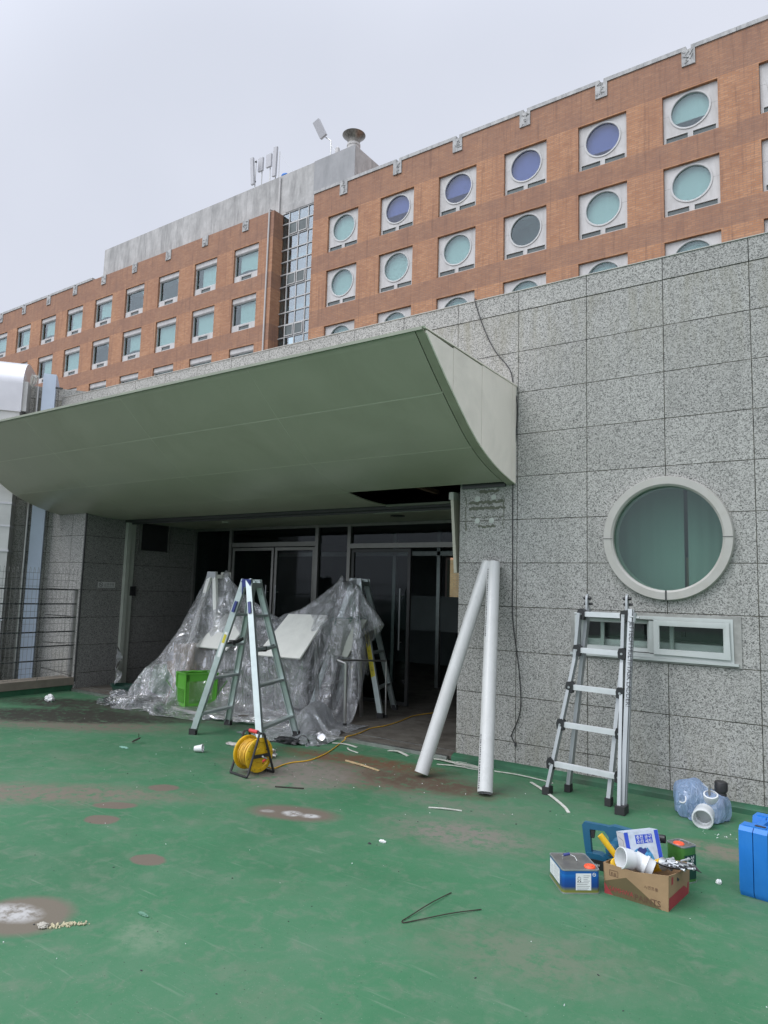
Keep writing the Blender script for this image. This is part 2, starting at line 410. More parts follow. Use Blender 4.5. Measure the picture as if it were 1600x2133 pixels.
def floor_mat():
    m, nt = mk('green_floor'); tc = nd(nt, 'ShaderNodeTexCoord'); v = tc.outputs['Object']
    sx = nd(nt, 'ShaderNodeSeparateXYZ', {0: v}); X, Yc = sx.outputs[0], sx.outputs[1]
    big = noise(nt, v, .55, 6, .62, .5); mid = noise(nt, v, 2.6, 6, .65); fine = noise(nt, v, 26, 5, .7)
    c = ramp(nt, big, [(.30, (.034, .125, .058)), (.50, (.040, .148, .068)), (.70, (.062, .158, .085))])
    c = mixc(nt, ramp(nt, mid, [(.45, g3(0)), (.8, g3(.5))]), c, (.095, .165, .105))
    c = mixc(nt, ramp(nt, fine, [(.5, g3(0)), (.85, g3(.3))]), c, (.125, .175, .12))
    # scuffs: long, thin pale scratches in two directions
    for rot, sc, st in ((.6, (1.4, 18, 1), .62), (-.9, (1.1, 22, 1), .64), (.1, (2, 30, 1), .66)):
        sn = noise(nt, nd(nt, 'ShaderNodeMapping', {'Vector': v, 'Rotation': (0, 0, rot), 'Scale': sc}).outputs[0], 1.6, 4, .6)
        c = mixc(nt, ramp(nt, sn, [(st, g3(0)), (st+.13, g3(.5))]), c, (.18, .235, .17))
    # dust, foot-worn mottling and grit
    mot = noise(nt, v, 6.5, 8, .74, .4)
    c = mixc(nt, ramp(nt, mot, [(.50, g3(0)), (.66, g3(.55))]), c, (.125, .165, .115))
    c = mixc(nt, ramp(nt, noise(nt, v, 1.1, 7, .7, .8), [(.54, g3(0)), (.70, g3(.38))]), c, (.115, .15, .10))
    grit = noise(nt, v, 120, 3, .7)
    c = mixc(nt, ramp(nt, grit, [(.66, g3(0)), (.72, g3(.6))]), c, (.36, .38, .33))
    c = mixc(nt, ramp(nt, noise(nt, v, 75, 2, .5), [(.70, g3(0)), (.74, g3(.8))]), c, (.02, .035, .025))
    wob = noise(nt, v, 3.2, 8, .7); wob2 = noise(nt, v, 14, 6, .75)
    wx = math_(nt, 'ADD', X, math_(nt, 'MULTIPLY_ADD', wob, .5, -.25)); wy = math_(nt, 'ADD', Yc, math_(nt, 'MULTIPLY_ADD', wob2, .16, -.08))
    def ell(cx, cy, rx, ry, rot=0., soft=.25, wobble=True):
        dx = math_(nt, 'SUBTRACT', wx if wobble else math_(nt, 'ADD', X, math_(nt, 'MULTIPLY_ADD', wob2, .06, -.03)), cx)
        dy = math_(nt, 'SUBTRACT', wy if wobble else math_(nt, 'ADD', Yc, math_(nt, 'MULTIPLY_ADD', wob, .06, -.03)), cy)
        ca, sa = math.cos(rot), math.sin(rot)
        u = math_(nt, 'ADD', math_(nt, 'MULTIPLY', dx, ca/rx), math_(nt, 'MULTIPLY', dy, sa/rx))
        w_ = math_(nt, 'ADD', math_(nt, 'MULTIPLY', dx, -sa/ry), math_(nt, 'MULTIPLY', dy, ca/ry))
        d = math_(nt, 'SQRT', math_(nt, 'ADD', math_(nt, 'MULTIPLY', u, u), math_(nt, 'MULTIPLY', w_, w_)))
        return nd(nt, 'ShaderNodeMapRange', {0: d, 1: 1.0+soft, 2: 1.0-soft, 3: 0., 4: 1.}).outputs[0]
    pat = ramp(nt, noise(nt, v, 11, 8, .78), [(.40, g3(.12)), (.50, g3(.85)), (.62, g3(1.25))])
    def lay(c, mask, col, amt, brk=True):
        f = math_(nt, 'MULTIPLY', mask, amt)
        if brk: f = math_(nt, 'MINIMUM', math_(nt, 'MULTIPLY', f, pat), amt)
        return mixc(nt, f, c, col)
    brown = (.125, .10, .072); grey = (.17, .155, .13); dark = (.028, .028, .02)
    # large worn areas: bare, rusty or greyed screed
    c = lay(c, ell(-.95, -1.0, .95, .33, .25, .5), brown, 1.5)
    c = lay(c, ell(-1.35, -1.35, .45, .4, .0, .5), grey, 1.3)
    c = lay(c, ell(-.35, -.85, .5, .22, .1, .5), (.085, .06, .04), 1.3)
    c = lay(c, ell(-1.25, -.62, .7, .16, .15, .5), (.12, .07, .04), 1.4)
    c = lay(c, ell(-4.5, -1.35, .95, .30, .5, .6), (.13, .12, .09), 1.5)
    c = lay(c, ell(-4.9, -1.05, 1.25, .36, .62, .45), dark, 2.2)
    c = lay(c, ell(-5.6, -.6, .9, .3, .4, .5), dark, 1.6)
    c = lay(c, ell(-3.9, -.35, 1.4, .16, .1, .5), (.06, .075, .05), .8)
    c = lay(c, ell(-2.3, -2.9, .95, .22, .62, .5), (.15, .13, .10), 1.0)
    c = lay(c, ell(.42, -1.75, .42, .24, .2, .55), grey, .95)
    c = lay(c, ell(.1, -1.25, .5, .16, .1, .6), (.13, .15, .11), .8)
    c = lay(c, ell(1.35, -2.9, .42, .22, .3, .6), (.12, .145, .10), .8)
    c = lay(c, ell(1.85, -1.0, .3, .12, .0, .6), (.16, .15, .11), 1.2)
    c = lay(c, ell(-.02, -3.78, .13, .12, .0, .6), (.15, .21, .14), .6)
    c = lay(c, ell(.28, -.62, .7, .1, -.1, .6), (.07, .13, .08), .7)
    # ground-down round repairs
    bare = (.135, .105, .082)
    for cx, cy, rx, ry, ro in ((-1.805, -2.288, .115, .085, .4), (-1.70, -2.77, .15, .075, .62), (-1.507, -2.999, .115, .085, .3), (-.72, -3.235, .105, .075, .2)):
        c = lay(c, ell(cx, cy, rx, ry, ro, .10, False), bare, .95, False)
    c = lay(c, ell(-.66, -2.11, .30, .15, .35, .22, False), bare, .95, False)
    c = lay(c, ell(-.60, -4.0, .22, .19, .3, .15, False), (.14, .115, .088), .95, False)
    # white filler
    c = lay(c, ell(-.83, -2.19, .045, .03, .35, .3, False), (.33, .33, .31), .6)
    for cx, cy, rx, ry in ((-.665, -2.125, .060, .052), (-.535, -2.085, .062, .040), (-.66, -4.02, .13, .075)):
        c = lay(c, ell(cx, cy, rx, ry, .35, .35, False), (.40, .395, .38), 1.0)
    rg = math_(nt, 'MULTIPLY_ADD', mid, .3, .52)
    hgt = math_(nt, 'ADD', math_(nt, 'MULTIPLY', fine, .3), math_(nt, 'MULTIPLY', noise(nt, v, 90, 3), .15))
    finish(nt, **{'Base Color': c, 'Roughness': rg, 'Specular IOR Level': .38, 'bump': hgt, 'bstr': .25, 'bdist': .006}); return m

MT = {}
MT['granite'] = granite('granite', 'xz', .98)
MT['granite_shaded'] = granite('granite_shaded', 'z', .58, axis=1, zo=4.134, h=.39, stain=False)  # same granite darkened: the recess shade is put into the tint
MT['granite_wing'] = granite('granite_wing', 'xz', .9, axis=0, zo=2.23+.39*5, h=.39, w=.62)
MT['granite_plain'] = granite('granite_plain', None, .98, stain=False)
MT['brick'] = brick()
MT['concrete'] = concrete('weathered_concrete', (.36, .355, .34), (.50, .495, .475), (.24, .24, .23), .5, .3)
MT['stone'] = concrete('cast_stone', (.36, .36, .35), (.50, .50, .48), (.24, .245, .24), 1.2, .5)
MT['panel'] = concrete('window_surround', (.50, .49, .475), (.58, .57, .55), (.42, .41, .39), .7, .3, .08)
MT['floor'] = floor_mat()
MT['asphalt'] = simple('ground_grey', (.09, .09, .085), .9, var=.3, scale=.5)
MT['kerb_green'] = simple('green_upstand', (.022, .10, .05), .5, var=.35, scale=4, dirt=((.05, .06, .04), .7), bump=.3, bscale=25)
MT['canopy_soffit'] = simple('canopy_green_panel', (.36, .355, .275), .36, var=.05, scale=1.2, spec=.5, rvar=.08, bump=.35, bscale=1.7, dirt=((.24, .24, .17), .4), dscale=1.1)
MT['canopy_side'] = simple('canopy_cream_panel', (.86, .79, .70), .42, var=.05, scale=1.5, dirt=((.36, .34, .29), .35), dscale=1.2)
MT['dark_trim'] = simple('dark_trim', (.04, .042, .04), .5)
MT['alu'] = simple('aluminium', (.36, .38, .38), .46, .7, .1, 12, stretch=(1, 1, .2))
MT['alu_green'] = simple('anodised_leg', (.44, .50, .48), .42, .7, .1, 10)
MT['steel'] = simple('brushed_steel', (.45, .45, .43), .35, .9, .12, 14)
MT['galv'] = simple('galvanised_sheet', (.50, .50, .48), .42, .75, .12, 2.5, dirt=((.30, .30, .28), .5), dscale=1.2)
MT['galv_bright'] = simple('bright_foil_sheet', (.56, .56, .57), .33, .7, .06, 3)
MT['blue_col'] = simple('pale_blue_paint', (.40, .47, .56), .5, var=.06, scale=3)
MT['white_frame'] = simple('white_upvc', (.40, .43, .41), .4, var=.05, dirt=((.35, .36, .33), .5), dscale=4)
MT['cream_frame'] = simple('cream_window_ring', (.37, .362, .33), .45, var=.05, dirt=((.30, .285, .24), .5), dscale=5)
MT['mullion'] = simple('pale_mullion', (.46, .46, .445), .5, var=.06)
MT['teal_glass'] = glass('teal_glass', (.80, .91, .90), .9, .02, bump=.05)
MT['blue_glass'] = glass('violet_glass', (.62, .67, .84), .9, .02, bump=.05)
MT['dark_glass'] = glass('dark_glass', (.60, .66, .65), .22, .03)
MT['room_glass'] = glass('room_glass', (.72, .85, .80), .6, .02)
MT['blind'] = simple('window_blind', (.42, .44, .43), .8, var=.06, scale=1.5, stretch=(6, 1, .3))
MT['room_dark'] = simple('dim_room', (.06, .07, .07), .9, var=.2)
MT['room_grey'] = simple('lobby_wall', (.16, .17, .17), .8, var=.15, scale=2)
MT['room_white'] = simple('pale_room_wall', (.52, .54, .53), .8, var=.05)
MT['black'] = simple('black_plastic', (.018, .018, .019), .42, var=.3, scale=20)
MT['rubber'] = simple('black_rubber', (.022, .022, .022), .7, var=.2)
MT['navy'] = simple('navy_plastic', (.022, .035, .16), .4)
MT['red'] = simple('red_plastic', (.55, .045, .05), .4)
MT['orange'] = simple('orange_cap', (.78, .10, .035), .4)
MT['yellow'] = simple('yellow_plastic', (.66, .40, .012), .34, var=.12, scale=20, dirt=((.30, .19, .03), .5), dscale=9)
MT['yellow_cord'] = simple('yellow_cord', (.62, .36, .03), .5, var=.15, scale=18, dirt=((.25, .15, .04), .5), dscale=30)
MT['pvc'] = simple('white_pvc', (.50, .505, .49), .28, var=.03, dirt=((.33, .33, .31), .45), dscale=6, stretch=(1, 1, .35))
MT['pvc_in'] = simple('pvc_bore', (.50, .52, .54), .5, var=.03)
MT['blue_plastic'] = simple('blue_case_plastic', (.016, .165, .52), .33, var=.08, scale=8, dirt=((.035, .21, .55), .4), dscale=14)
MT['teal_tool'] = simple('teal_tool_body', (.012, .090, .165), .42, var=.08, scale=12)
MT['green_basket'] = simple('green_basket_plastic', (.085, .33, .028), .38, var=.08)
MT['dark_green'] = simple('dark_green_plastic', (.012, .05, .035), .4, var=.15)
MT['card'] = simple('brown_cardboard', (.30, .195, .105), .85, var=.1, scale=9, bump=.15, bscale=40)
MT['card_in'] = simple('cardboard_inside', (.235, .165, .10), .9, var=.12)
MT['tin'] = simple('tin_plate', (.34, .33, .31), .38, .85, .2, 10, dirt=((.2, .19, .17), .5), dscale=8)
MT['tin_blue'] = None
MT['white_paper'] = simple('white_paper', (.68, .69, .68), .75, var=.05)
MT['grey_card'] = simple('grey_card', (.60, .60, .64), .7, var=.04)
MT['ink'] = simple('ink', (.03, .03, .035), .7)
MT['ink_red'] = simple('ink_red', (.30, .035, .04), .7)
MT['ink_brown'] = simple('ink_brown', (.10, .05, .03), .8)
MT['sign_text'] = simple('sign_ink', (.07, .08, .075), .7)
MT['sign_plate'] = simple('sign_plate', (.40, .40, .38), .5, var=.1)
MT['rope'] = simple('off_white_strip', (.55, .55, .50), .6, var=.15, scale=30, dirt=((.30, .28, .22), .6), dscale=20)
MT['wood'] = simple('stripped_wood', (.42, .31, .17), .8, var=.25, scale=20)
MT['cloth'] = simple('grubby_cotton', (.42, .41, .38), .95, var=.2, scale=20, bump=.4)
MT['wire'] = simple('rusty_wire', (.03, .022, .016), .7, var=.4, scale=50)
MT['cable'] = simple('black_cable', (.02, .02, .02), .5)
MT['mesh_wire'] = simple('fence_wire', (.20, .20, .19), .5, .6)
MT['dark_bar'] = simple('fence_bar', (.05, .055, .055), .5, .4)
MT['film'] = film('clear_polythene', .09, (.92, .95, .98), 9, .10, 1.9)
MT['film2'] = film('milky_polythene', .22, (.88, .91, .94), 11, .14, 1.5)
MT['bag'] = film('blue_bag_film', .44, (.43, .61, .92), 12, .18, .8)
MT['board'] = simple('white_board', (.80, .80, .74), .35, var=.05, bump=.5, bscale=3.5, dirt=((.50, .50, .46), .4), dscale=3)
MT['board_grey'] = simple('grey_green_board', (.34, .36, .31), .6, var=.08)
MT['tape_green'] = simple('green_tape', (.012, .11, .07), .4)
MT['tape_yellow'] = simple('yellow_label', (.55, .47, .03), .5, var=.15, scale=14)
MT['antenna'] = simple('antenna_grey', (.42, .42, .43), .5, var=.06)
MT['lobby_floor'] = concrete('entrance_floor', (.105, .095, .08), (.15, .14, .12), (.055, .047, .038), 1.2, 1)

# ================================================================== SETTING
bm = B(); box(bm, (-400, -400, -4.4), (400, 600, -4.3)); tag(obj('ground', bm, MT['asphalt']), kind='structure')
bm = B()
x0, x1, y0, y1 = -6.72, 30, -30, -.055
vs = [bm.verts.new(p) for p in ((x0, y0, 0), (x1, y0, 0), (x1, y1, 0), (x0, y1, 0))]; bm.faces.new(vs)
vs2 = [bm.verts.new(p) for p in ((x0, y0, -4.3), (x0, y1, -4.3), (x0, y1, 0), (x0, y0, 0))]; bm.faces.new(vs2)
tag(obj('terrace_floor', bm, MT['floor']), kind='structure')

# ------------------------------------------------------------------ granite annex
AX = thing('granite_annex', 'low speckled grey granite wing with round window behind the green terrace', 'building')
LX, RX = -7.60, -.585
bm = B()
outer = [(LX, -4.3), (-6.7, -4.3), (-6.7, 2.75), (RX, 2.75), (RX, 0), (14, 0), (14, 4.134), (LX, 4.134)]
plate(bm, outer, [circle(1.28, 1.992, .462, 64), rect(.53, 1.045, 1.75, 1.378)], 0, .25)
wall = obj('wall', bm, MT['granite'], AX, smooth=20)
bm = B(); x = LX
k = -12
while x < 14:      # coping stones
    x2 = min((k+1)*.6394, 14); 
    if x2 > x+.05: box(bm, (x+.003, -.004, 4.138), (x2-.003, .30, 4.325))
    x = max(x, x2); k += 1
obj('coping', bm, MT['granite_plain'], wall, bevel=.004)
bm = B(); box(bm, (LX, -.012, 4.326), (14, .31, 4.333)); obj('capping_strip', bm, MT['cream_frame'], wall)
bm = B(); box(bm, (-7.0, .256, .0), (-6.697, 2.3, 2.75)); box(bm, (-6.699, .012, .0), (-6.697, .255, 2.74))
obj('recess_side_wall', bm, MT['granite_shaded'], AX)
bm = B(); box(bm, (-6.715, -.004, .12), (-6.690, .012, 2.53)); obj('corner_bead', bm, MT['dark_trim'], wall)
bm = B(); box(bm, (RX, .252, .0), (-.30, 2.3, 2.75)); obj('recess_side_wall', bm, MT['granite_shaded'], AX)
# roof, back and side walls, inner floors close the shell so the inside is dim
bm = B(); box(bm, (LX, .26, 3.6), (14, 12, 3.7)); box(bm, (-7.4, .3, -.5), (14, 12, .0)); obj('roof', bm, MT['concrete'], AX)
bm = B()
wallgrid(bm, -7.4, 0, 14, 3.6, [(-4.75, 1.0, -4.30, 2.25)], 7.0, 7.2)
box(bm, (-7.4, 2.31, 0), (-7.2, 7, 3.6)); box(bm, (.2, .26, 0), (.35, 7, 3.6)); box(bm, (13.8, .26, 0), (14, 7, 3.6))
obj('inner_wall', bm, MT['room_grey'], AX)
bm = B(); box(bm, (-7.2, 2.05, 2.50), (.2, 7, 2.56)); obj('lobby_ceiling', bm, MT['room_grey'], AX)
bm = B(); box(bm, (-6.7, -.03, .001), (RX, 7.0, .03)); lf = obj('entrance_floor', bm, MT['lobby_floor'], AX)
bm = B(); box(bm, (-6.62, -.075, .001), (-.64, -.034, .034)); box(bm, (-6.6, .17, .031), (RX-.1, .185, .0345)); obj('threshold_strip', bm, MT['steel'], lf, bevel=.003)
bm = B(); box(bm, (-4.72, 7.02, 1.05), (-4.33, 7.03, 2.2)); obj('rear_pane', bm, MT['room_glass'], AX)
# ceiling of the recess and the bottom edge of the canopy's last row
bm = B(); box(bm, (-6.69, .80, 2.445), (RX-.005, 2.04, 2.47)); cl = obj('recess_ceiling', bm, MT['canopy_soffit'], AX)
bm = B()
for yy, zz in ((.66, 2.447), (.745, 2.425)):
    bar(bm, (-6.69, yy, zz), (RX-.01, yy, zz), .03, .035)
obj('shutter_rail', bm, MT['dark_trim'], cl)
bm = B(); bar(bm, (-2.6, .705, 2.448), (-1.0, .705, 2.452), .012, .012); bar(bm, (-2.2, .86, 2.42), (-.8, .86, 2.425), .02, .012)
obj('light_strip', bm, MT['rope'], cl)
bm = B(); lathe(bm, [(0, 0), (.05, 0), (.055, .01), (.0, .012)], 20, M4((-5.1, 1.2, 2.432))); obj('downlight', bm, MT['rope'], cl)
bm = B(); lathe(bm, [(0, 0), (.09, 0), (.09, .01), (0, .01)], 20, M4((-2.2, 1.35, 2.433))); obj('downlight', bm, MT['black'], cl)
# door jamb on the left and wall fittings in the recess
bm = B(); box(bm, (-6.695, .66, .03), (-6.63, .72, 2.43)); box(bm, (-6.695, .72, .03), (-6.66, .82, 2.43), 0)
obj('jamb', bm, MT['board_grey'], AX, bevel=.004)
bm = B()
vn = box(bm, (-6.695, .92, 2.03), (-6.655, 1.42, 2.44))
v = obj('wall_vent', bm, MT['black'], AX)
bm = B(); box(bm, (-6.70, .90, 2.01), (-6.645, .92, 2.44)); box(bm, (-6.70, 1.42, 2.01), (-6.645, 1.44, 2.44)); obj('frame', bm, MT['steel'], v)
bm = B(); box(bm, (-6.695, .78, 1.33), (-6.64, .87, 1.47)); obj('intercom', bm, MT['black'], AX, bevel=.006)

# circular window
CW = obj('round_window', (lambda bm: (lathe(bm, [(.478, 0), (.492, .0), (.492, .035), (.486, .05), (.43, .05), (.414, .035), (.414, -.12), (.478, -.12), (.478, 0)], 72), bm)[1])(B()), MT['cream_frame'], None)
CW.data.transform(Matrix.Translation((1.28, 0, 1.992)) @ Matrix.Rotation(PI/2, 4, 'X')); CW.parent = AX
bm = B()
lathe(bm, [(0, 0), (.414, 0), (.414, .008), (0, .008)], 64, Matrix.Translation((1.28, .01, 1.992)) @ Matrix.Rotation(PI/2, 4, 'X')); obj('pane', bm, MT['room_glass'], CW, smooth=20)
bm = B()
for sx0, sx1 in ((.6, 1.345), (1.375, 2.0)):
    n = 26
    prev = None
    for i in range(n+1):
        xx = sx0+(sx1-sx0)*i/n; yy = .32+.006*math.sin(i*1.7)
        a = bm.verts.new((xx, yy, 1.4)); b_ = bm.verts.new((xx, yy, 2.6))
        if prev: bm.faces.new((prev[0], a, b_, prev[1]))
        prev = (a, b_)
obj('blind', bm, simple('teal_blind', (.27, .30, .28), .8, var=.06, scale=1.2), CW)
bm = B(); box(bm, (1.34, .40, 1.4), (1.39, .41, 1.86)); obj('post_behind', bm, simple('ochre_post', (.26, .24, .13), .8), CW)
bm = B(); box(bm, (.35, .55, .3), (3.0, .6, 3.2)); obj('room_back', bm, simple('round_room', (.10, .13, .12), .9), CW)
bm = B()
for s in (-1, 1):
    bar(bm, (1.28+s*.413, -.052, 1.992), (1.28+s*.49, -.052, 1.992), .004, .003, (0, 1, 0))
bar(bm, (1.28, -.052, 1.50), (1.28, -.052, 1.578), .012, .004, (0, 1, 0))
obj_each('joint_line', bm, MT['dark_trim'], CW)

# sliding window, low and wide
bm = B()
def ring(bm, x0, z0, x1, z1, t, ya, yb):
    plate(bm, rect(x0, z0, x1, z1), [rect(x0+t, z0+t, x1-t, z1-t)], ya, yb)
ring(bm, .535, 1.05, 1.745, 1.373, .028, -.015, .12)
box(bm, (1.135, -.005, 1.085), (1.175, .09, 1.338))
SW = obj('sliding_window', bm, MT['white_frame'], AX, bevel=.004)
bm = B(); ring(bm, 1.176, 1.078, 1.722, 1.345, .044, -.03, .0); obj('sash', bm, MT['white_frame'], SW, bevel=.006)
bm = B(); ring(bm, .57, 1.085, 1.14, 1.338, .03, .045, .07); ring(bm, .72, 1.085, 1.3, 1.338, .03, .09, .12); obj('sash', bm, MT['white_frame'], SW, bevel=.004)
bm = B(); box(bm, (1.215, -.012, 1.118), (1.685, -.008, 1.305)); box(bm, (.6, .055, 1.11), (1.13, .059, 1.31)); obj('pane', bm, glass('slot_glass', (.86, .90, .88), .7, .03), SW)
bm = B(); plate(bm, rect(.50, 1.015, 1.80, 1.395), [rect(.535, 1.05, 1.745, 1.373)], -.008, .0); obj('sealant_margin', bm, simple('old_sealant', (.27, .27, .25), .8, var=.3, scale=9), SW)
bm = B(); box(bm, (.50, -.03, 1.03), (1.78, -.009, 1.048)); obj('sill', bm, MT['white_frame'], SW, bevel=.003)
bm = B(); box(bm, (.45, .13, 1.0), (1.8, .5, 1.165)); obj('inner_ledge', bm, MT['room_white'], SW)
bm = B(); box(bm, (.3, .56, 1.0), (1.9, .6, 1.6)); obj('room_wall', bm, simple('slot_room_wall', (.30, .31, .29), .8), SW)
bm = B(); box(bm, (.95, .50, 1.2), (1.02, .55, 1.5)); box(bm, (1.27, .5, 1.2), (1.30, .53, 1.24)); obj_each('room_fitting', bm, MT['ink'], SW)

# no-smoking sign
SG = thing('no_smoking_sign', 'small pale no smoking plate on the shaded pillar beside the entrance', 'sign', (-6.70, .26, 1.44))
bm = B(); box(bm, (.0, 0, 0), (.006, .285, .085)); obj('plate', bm, MT['sign_plate'], SG, bevel=.001)
MS = Matrix.Translation((.0068, 0, 0)) @ Matrix.Rotation(PI/2, 4, 'Z') @ TXZ
def rng(bm, cx, cz, r0, r1, M, n=28):
    plate(bm, circle(cx, cz, r1, n), [circle(cx, cz, r0, n)], -.0006, .0006, 0, M)
bm = B(); MR = Matrix.Translation((.0072, 0, 0)) @ Matrix.Rotation(PI/2, 4, 'Z')
rng(bm, .05, .043, .026, .033, MR)
for s in (-1,): box(bm, (-.026, -.0006, -.003), (.026, .0006, .003), 0, MR @ Matrix.Translation((.05, 0, .043)) @ Matrix.Rotation(PI/4, 4, 'Y'))
box(bm, (.034, -.0005, .040), (.064, .0005, .046), 0, MR)
obj('symbol', bm, MT['sign_text'], SG)
text('금연구역', .048, MS @ Matrix.Translation((.098, .030, 0)), MT['sign_text'], 'lettering', SG, sx=.95)
bm = B(); box(bm, (.10, -.0005, .014), (.27, .0005, .018), 0, MR); obj('underline', bm, MT['sign_text'], SG)

# adhesive dabs left where a sign was taken off the pillar
bm = B()
for px, pz, r in ((-.40, 2.39, .028), (-.235, 2.40, .026), (-.40, 2.185, .026), (-.255, 2.185, .027)):
    lathe(bm, [(0, .006), (r*.7, .005), (r, 0)], 14, Matrix.Translation((px, -.001, pz)) @ Matrix.Rotation(PI/2, 4, 'X'))
GD = thing('adhesive_residue', 'glue dabs and dirty ghost of a removed sign on the pillar corner', 'glue marks', (-.33, 0, 2.28))
obj_each('white_dab', bm, simple('dry_glue', (.46, .48, .44), .8, var=.1), GD, w=True)
bm = B(); random.seed(3)
def blobline(bm, x0, x1, z, amp, n, r):
    for i in range(n):
        t = i/(n-1); px = x0+(x1-x0)*t; pz = z+amp*math.sin(i*1.9)+random.uniform(-.004, .004); rr = r*random.uniform(.7, 1.3)
        M = Matrix.Translation((px, -.0012-.0001*i, pz)) @ Matrix.Rotation(PI/2, 4, 'X') @ Matrix.Diagonal((1.5, 1, 1, 1))
        lathe(bm, [(0, .0012), (rr, .0)], 9, M)
smear = simple('glue_stain', (.12, .125, .095), .9, var=.3, scale=30)
for ar in ((-.47, -.16, 2.355, .006, 15, .014), (-.36, -.2, 2.455, .005, 8, .014), (-.47, -.13, 2.30, .004, 17, .013), (-.46, -.15, 2.215, .003, 15, .006), (-.38, -.22, 2.13, .006, 9, .011)):
    bm = B(); blobline(bm, *ar); obj('glue_smear', bm, smear, GD, w=True)
for px in (-.52, -.135):
    bm = B()
    for i in range(9): 
        M = Matrix.Translation((px+random.uniform(-.008, .008), -.001-.0001*i, 2.12+i*.035)) @ Matrix.Rotation(PI/2, 4, 'X') @ Matrix.Diagonal((.6, 2.4, 1, 1))
        lathe(bm, [(0, .0012), (random.uniform(.006, .014), 0)], 8, M)
    obj('glue_smear', bm, smear, GD, w=True)

# glazed entrance at the back of the recess
GE = thing('glazed_entrance', 'dark glass entrance doors with metal posts deep in the recess', 'doors', (-3.6, 2.0, .03))
def gpart(n, bm, m, p=None, **k): return obj(n, bm, m, p or GE, w=True, **k)
YB = 2.0
bm = B()
for px, wd in ((-6.66, .05), (-5.80, .055), (-4.01, .06), (-3.42, .055), (-1.15, .05), (-.64, .05)):
    box(bm, (px-wd/2, YB-.04, .03), (px+wd/2, YB+.05, 2.44))
box(bm, (-6.68, YB-.035, 2.40), (-.6, YB+.04, 2.44))
MT['door_steel'] = simple('door_steel', (.20, .20, .185), .45, .6, .12, 10)
gpart('post', bm, MT['door_steel'], bevel=.004)
bm = B(); box(bm, (-5.77, YB-.03, 2.135), (-4.045, YB+.04, 2.20)); box(bm, (-3.39, YB-.05, 2.09), (-.67, YB+.04, 2.155)); gpart('header', bm, MT['door_steel'], bevel=.004)
for (dx0, dx1, n_) in ((-5.76, -4.87, 0), (-4.84, -4.05, 1), (-3.38, -2.40, 2)):
    bm = B(); t = .045
    ring(bm, dx0, .04, dx1, 2.12 if n_ < 2 else 2.08, t, YB-.02, YB+.02)
    d = gpart('door', bm, MT['door_steel'] if n_ < 2 else MT['dark_trim'], bevel=.003)
    bm = B(); box(bm, (dx0+t, YB-.003, .08), (dx1-t, YB+.003, 2.07)); gpart('pane', bm, MT['dark_glass'], d)
    bm = B(); hx = {0: dx1-.08, 1: dx0+.09, 2: dx1-.12}[n_]
    cyl(bm, (hx, YB-.07, .75), (hx, YB-.07, 1.55), .011, seg=10)
    for hz in (.85, 1.45): cyl(bm, (hx, YB-.07, hz), (hx, YB-.01, hz), .007, seg=8)
    gpart('handle', bm, MT['alu'], d)
bm = B()
box(bm, (-6.63, YB-.003, .05), (-5.83, YB+.003, 2.40)); box(bm, (-5.77, YB-.003, 2.2), (-4.04, YB+.003, 2.4)); box(bm, (-3.98, YB-.003, .05), (-3.45, YB+.003, 2.4))
box(bm, (-3.39, YB-.003, 2.16), (-.67, YB+.003, 2.4)); 
gpart('fixed_pane', bm, MT['dark_glass'])
# second row of doors further in, with a frosted band
bm = B()
for px in (-4.9, -3.95, -3.1, -2.35): box(bm, (px-.03, 3.9, .03), (px+.03, 3.97, 2.5))
box(bm, (-6.9, 3.9, 2.1), (-1.3, 3.97, 2.17))
gpart('inner_post', bm, MT['steel'])
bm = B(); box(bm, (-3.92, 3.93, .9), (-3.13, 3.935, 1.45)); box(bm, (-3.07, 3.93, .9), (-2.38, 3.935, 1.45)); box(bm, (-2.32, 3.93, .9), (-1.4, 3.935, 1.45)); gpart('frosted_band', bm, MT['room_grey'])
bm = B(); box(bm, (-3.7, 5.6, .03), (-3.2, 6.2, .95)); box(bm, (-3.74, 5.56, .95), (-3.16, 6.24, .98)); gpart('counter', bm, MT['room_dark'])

# oblique wing of the same building at the far left
WD = Vector((math.sin(R(37.5)), math.cos(R(37.5)), 0)); WN = Vector((WD.y, -WD.x, 0))
def wp(t, o, z): return Vector((-7.55, .05, 0)) + WD*t + WN*o + Vector((0, 0, z))
MW = Matrix.Translation((-7.55, .05, 0)) @ Matrix((( WN.x, WD.x, 0, 0), (WN.y, WD.y, 0, 0), (0, 0, 1, 0), (0, 0, 0, 1)))   # local x = out, y = along
WG = thing('granite_wing', 'oblique granite wall rising behind the pipework left of the canopy', 'building', (-7.55, .05, 0), -R(37.5))
MT['granite_wing'] = granite('granite_wing', 'xz', .9, axis=1, w=.64, h=.39, xo=-.12, zo=4.28)
bm = B(); box(bm, (-.35, -14, -4.3), (-.0, .26, 3.75)); box(bm, (-.35, -14, 3.752), (0, .95, 4.28)); obj('wall', bm, MT['granite_wing'], WG)
bm = B()
for i in range(-22, 2):
    y0 = -.12+i*.64
    box(bm, (-.36, y0+.003, 4.284), (.004, min(y0+.637, .95), 4.47))
obj('coping', bm, MT['granite_plain'], WG, bevel=.004)

BC = thing('cable_cover', 'tall pale blue metal cable cover clipped over the granite coping', 'duct', (-7.55, .05, 0), -R(37.5))
bm = B()
prism(bm, [(-.0, -4.2), (.10, -4.2), (.10, 4.66), (-.02, 4.66), (-.40, 4.55), (-.40, 4.48), (.0, 4.48)], -.335, -.155)
obj('cover', bm, MT['blue_col'], BC, bevel=.004)
bm = B(); box(bm, (.09, -.154, 4.44), (.108, -.05, 4.465)); obj('bracket', bm, MT['dark_trim'], BC)
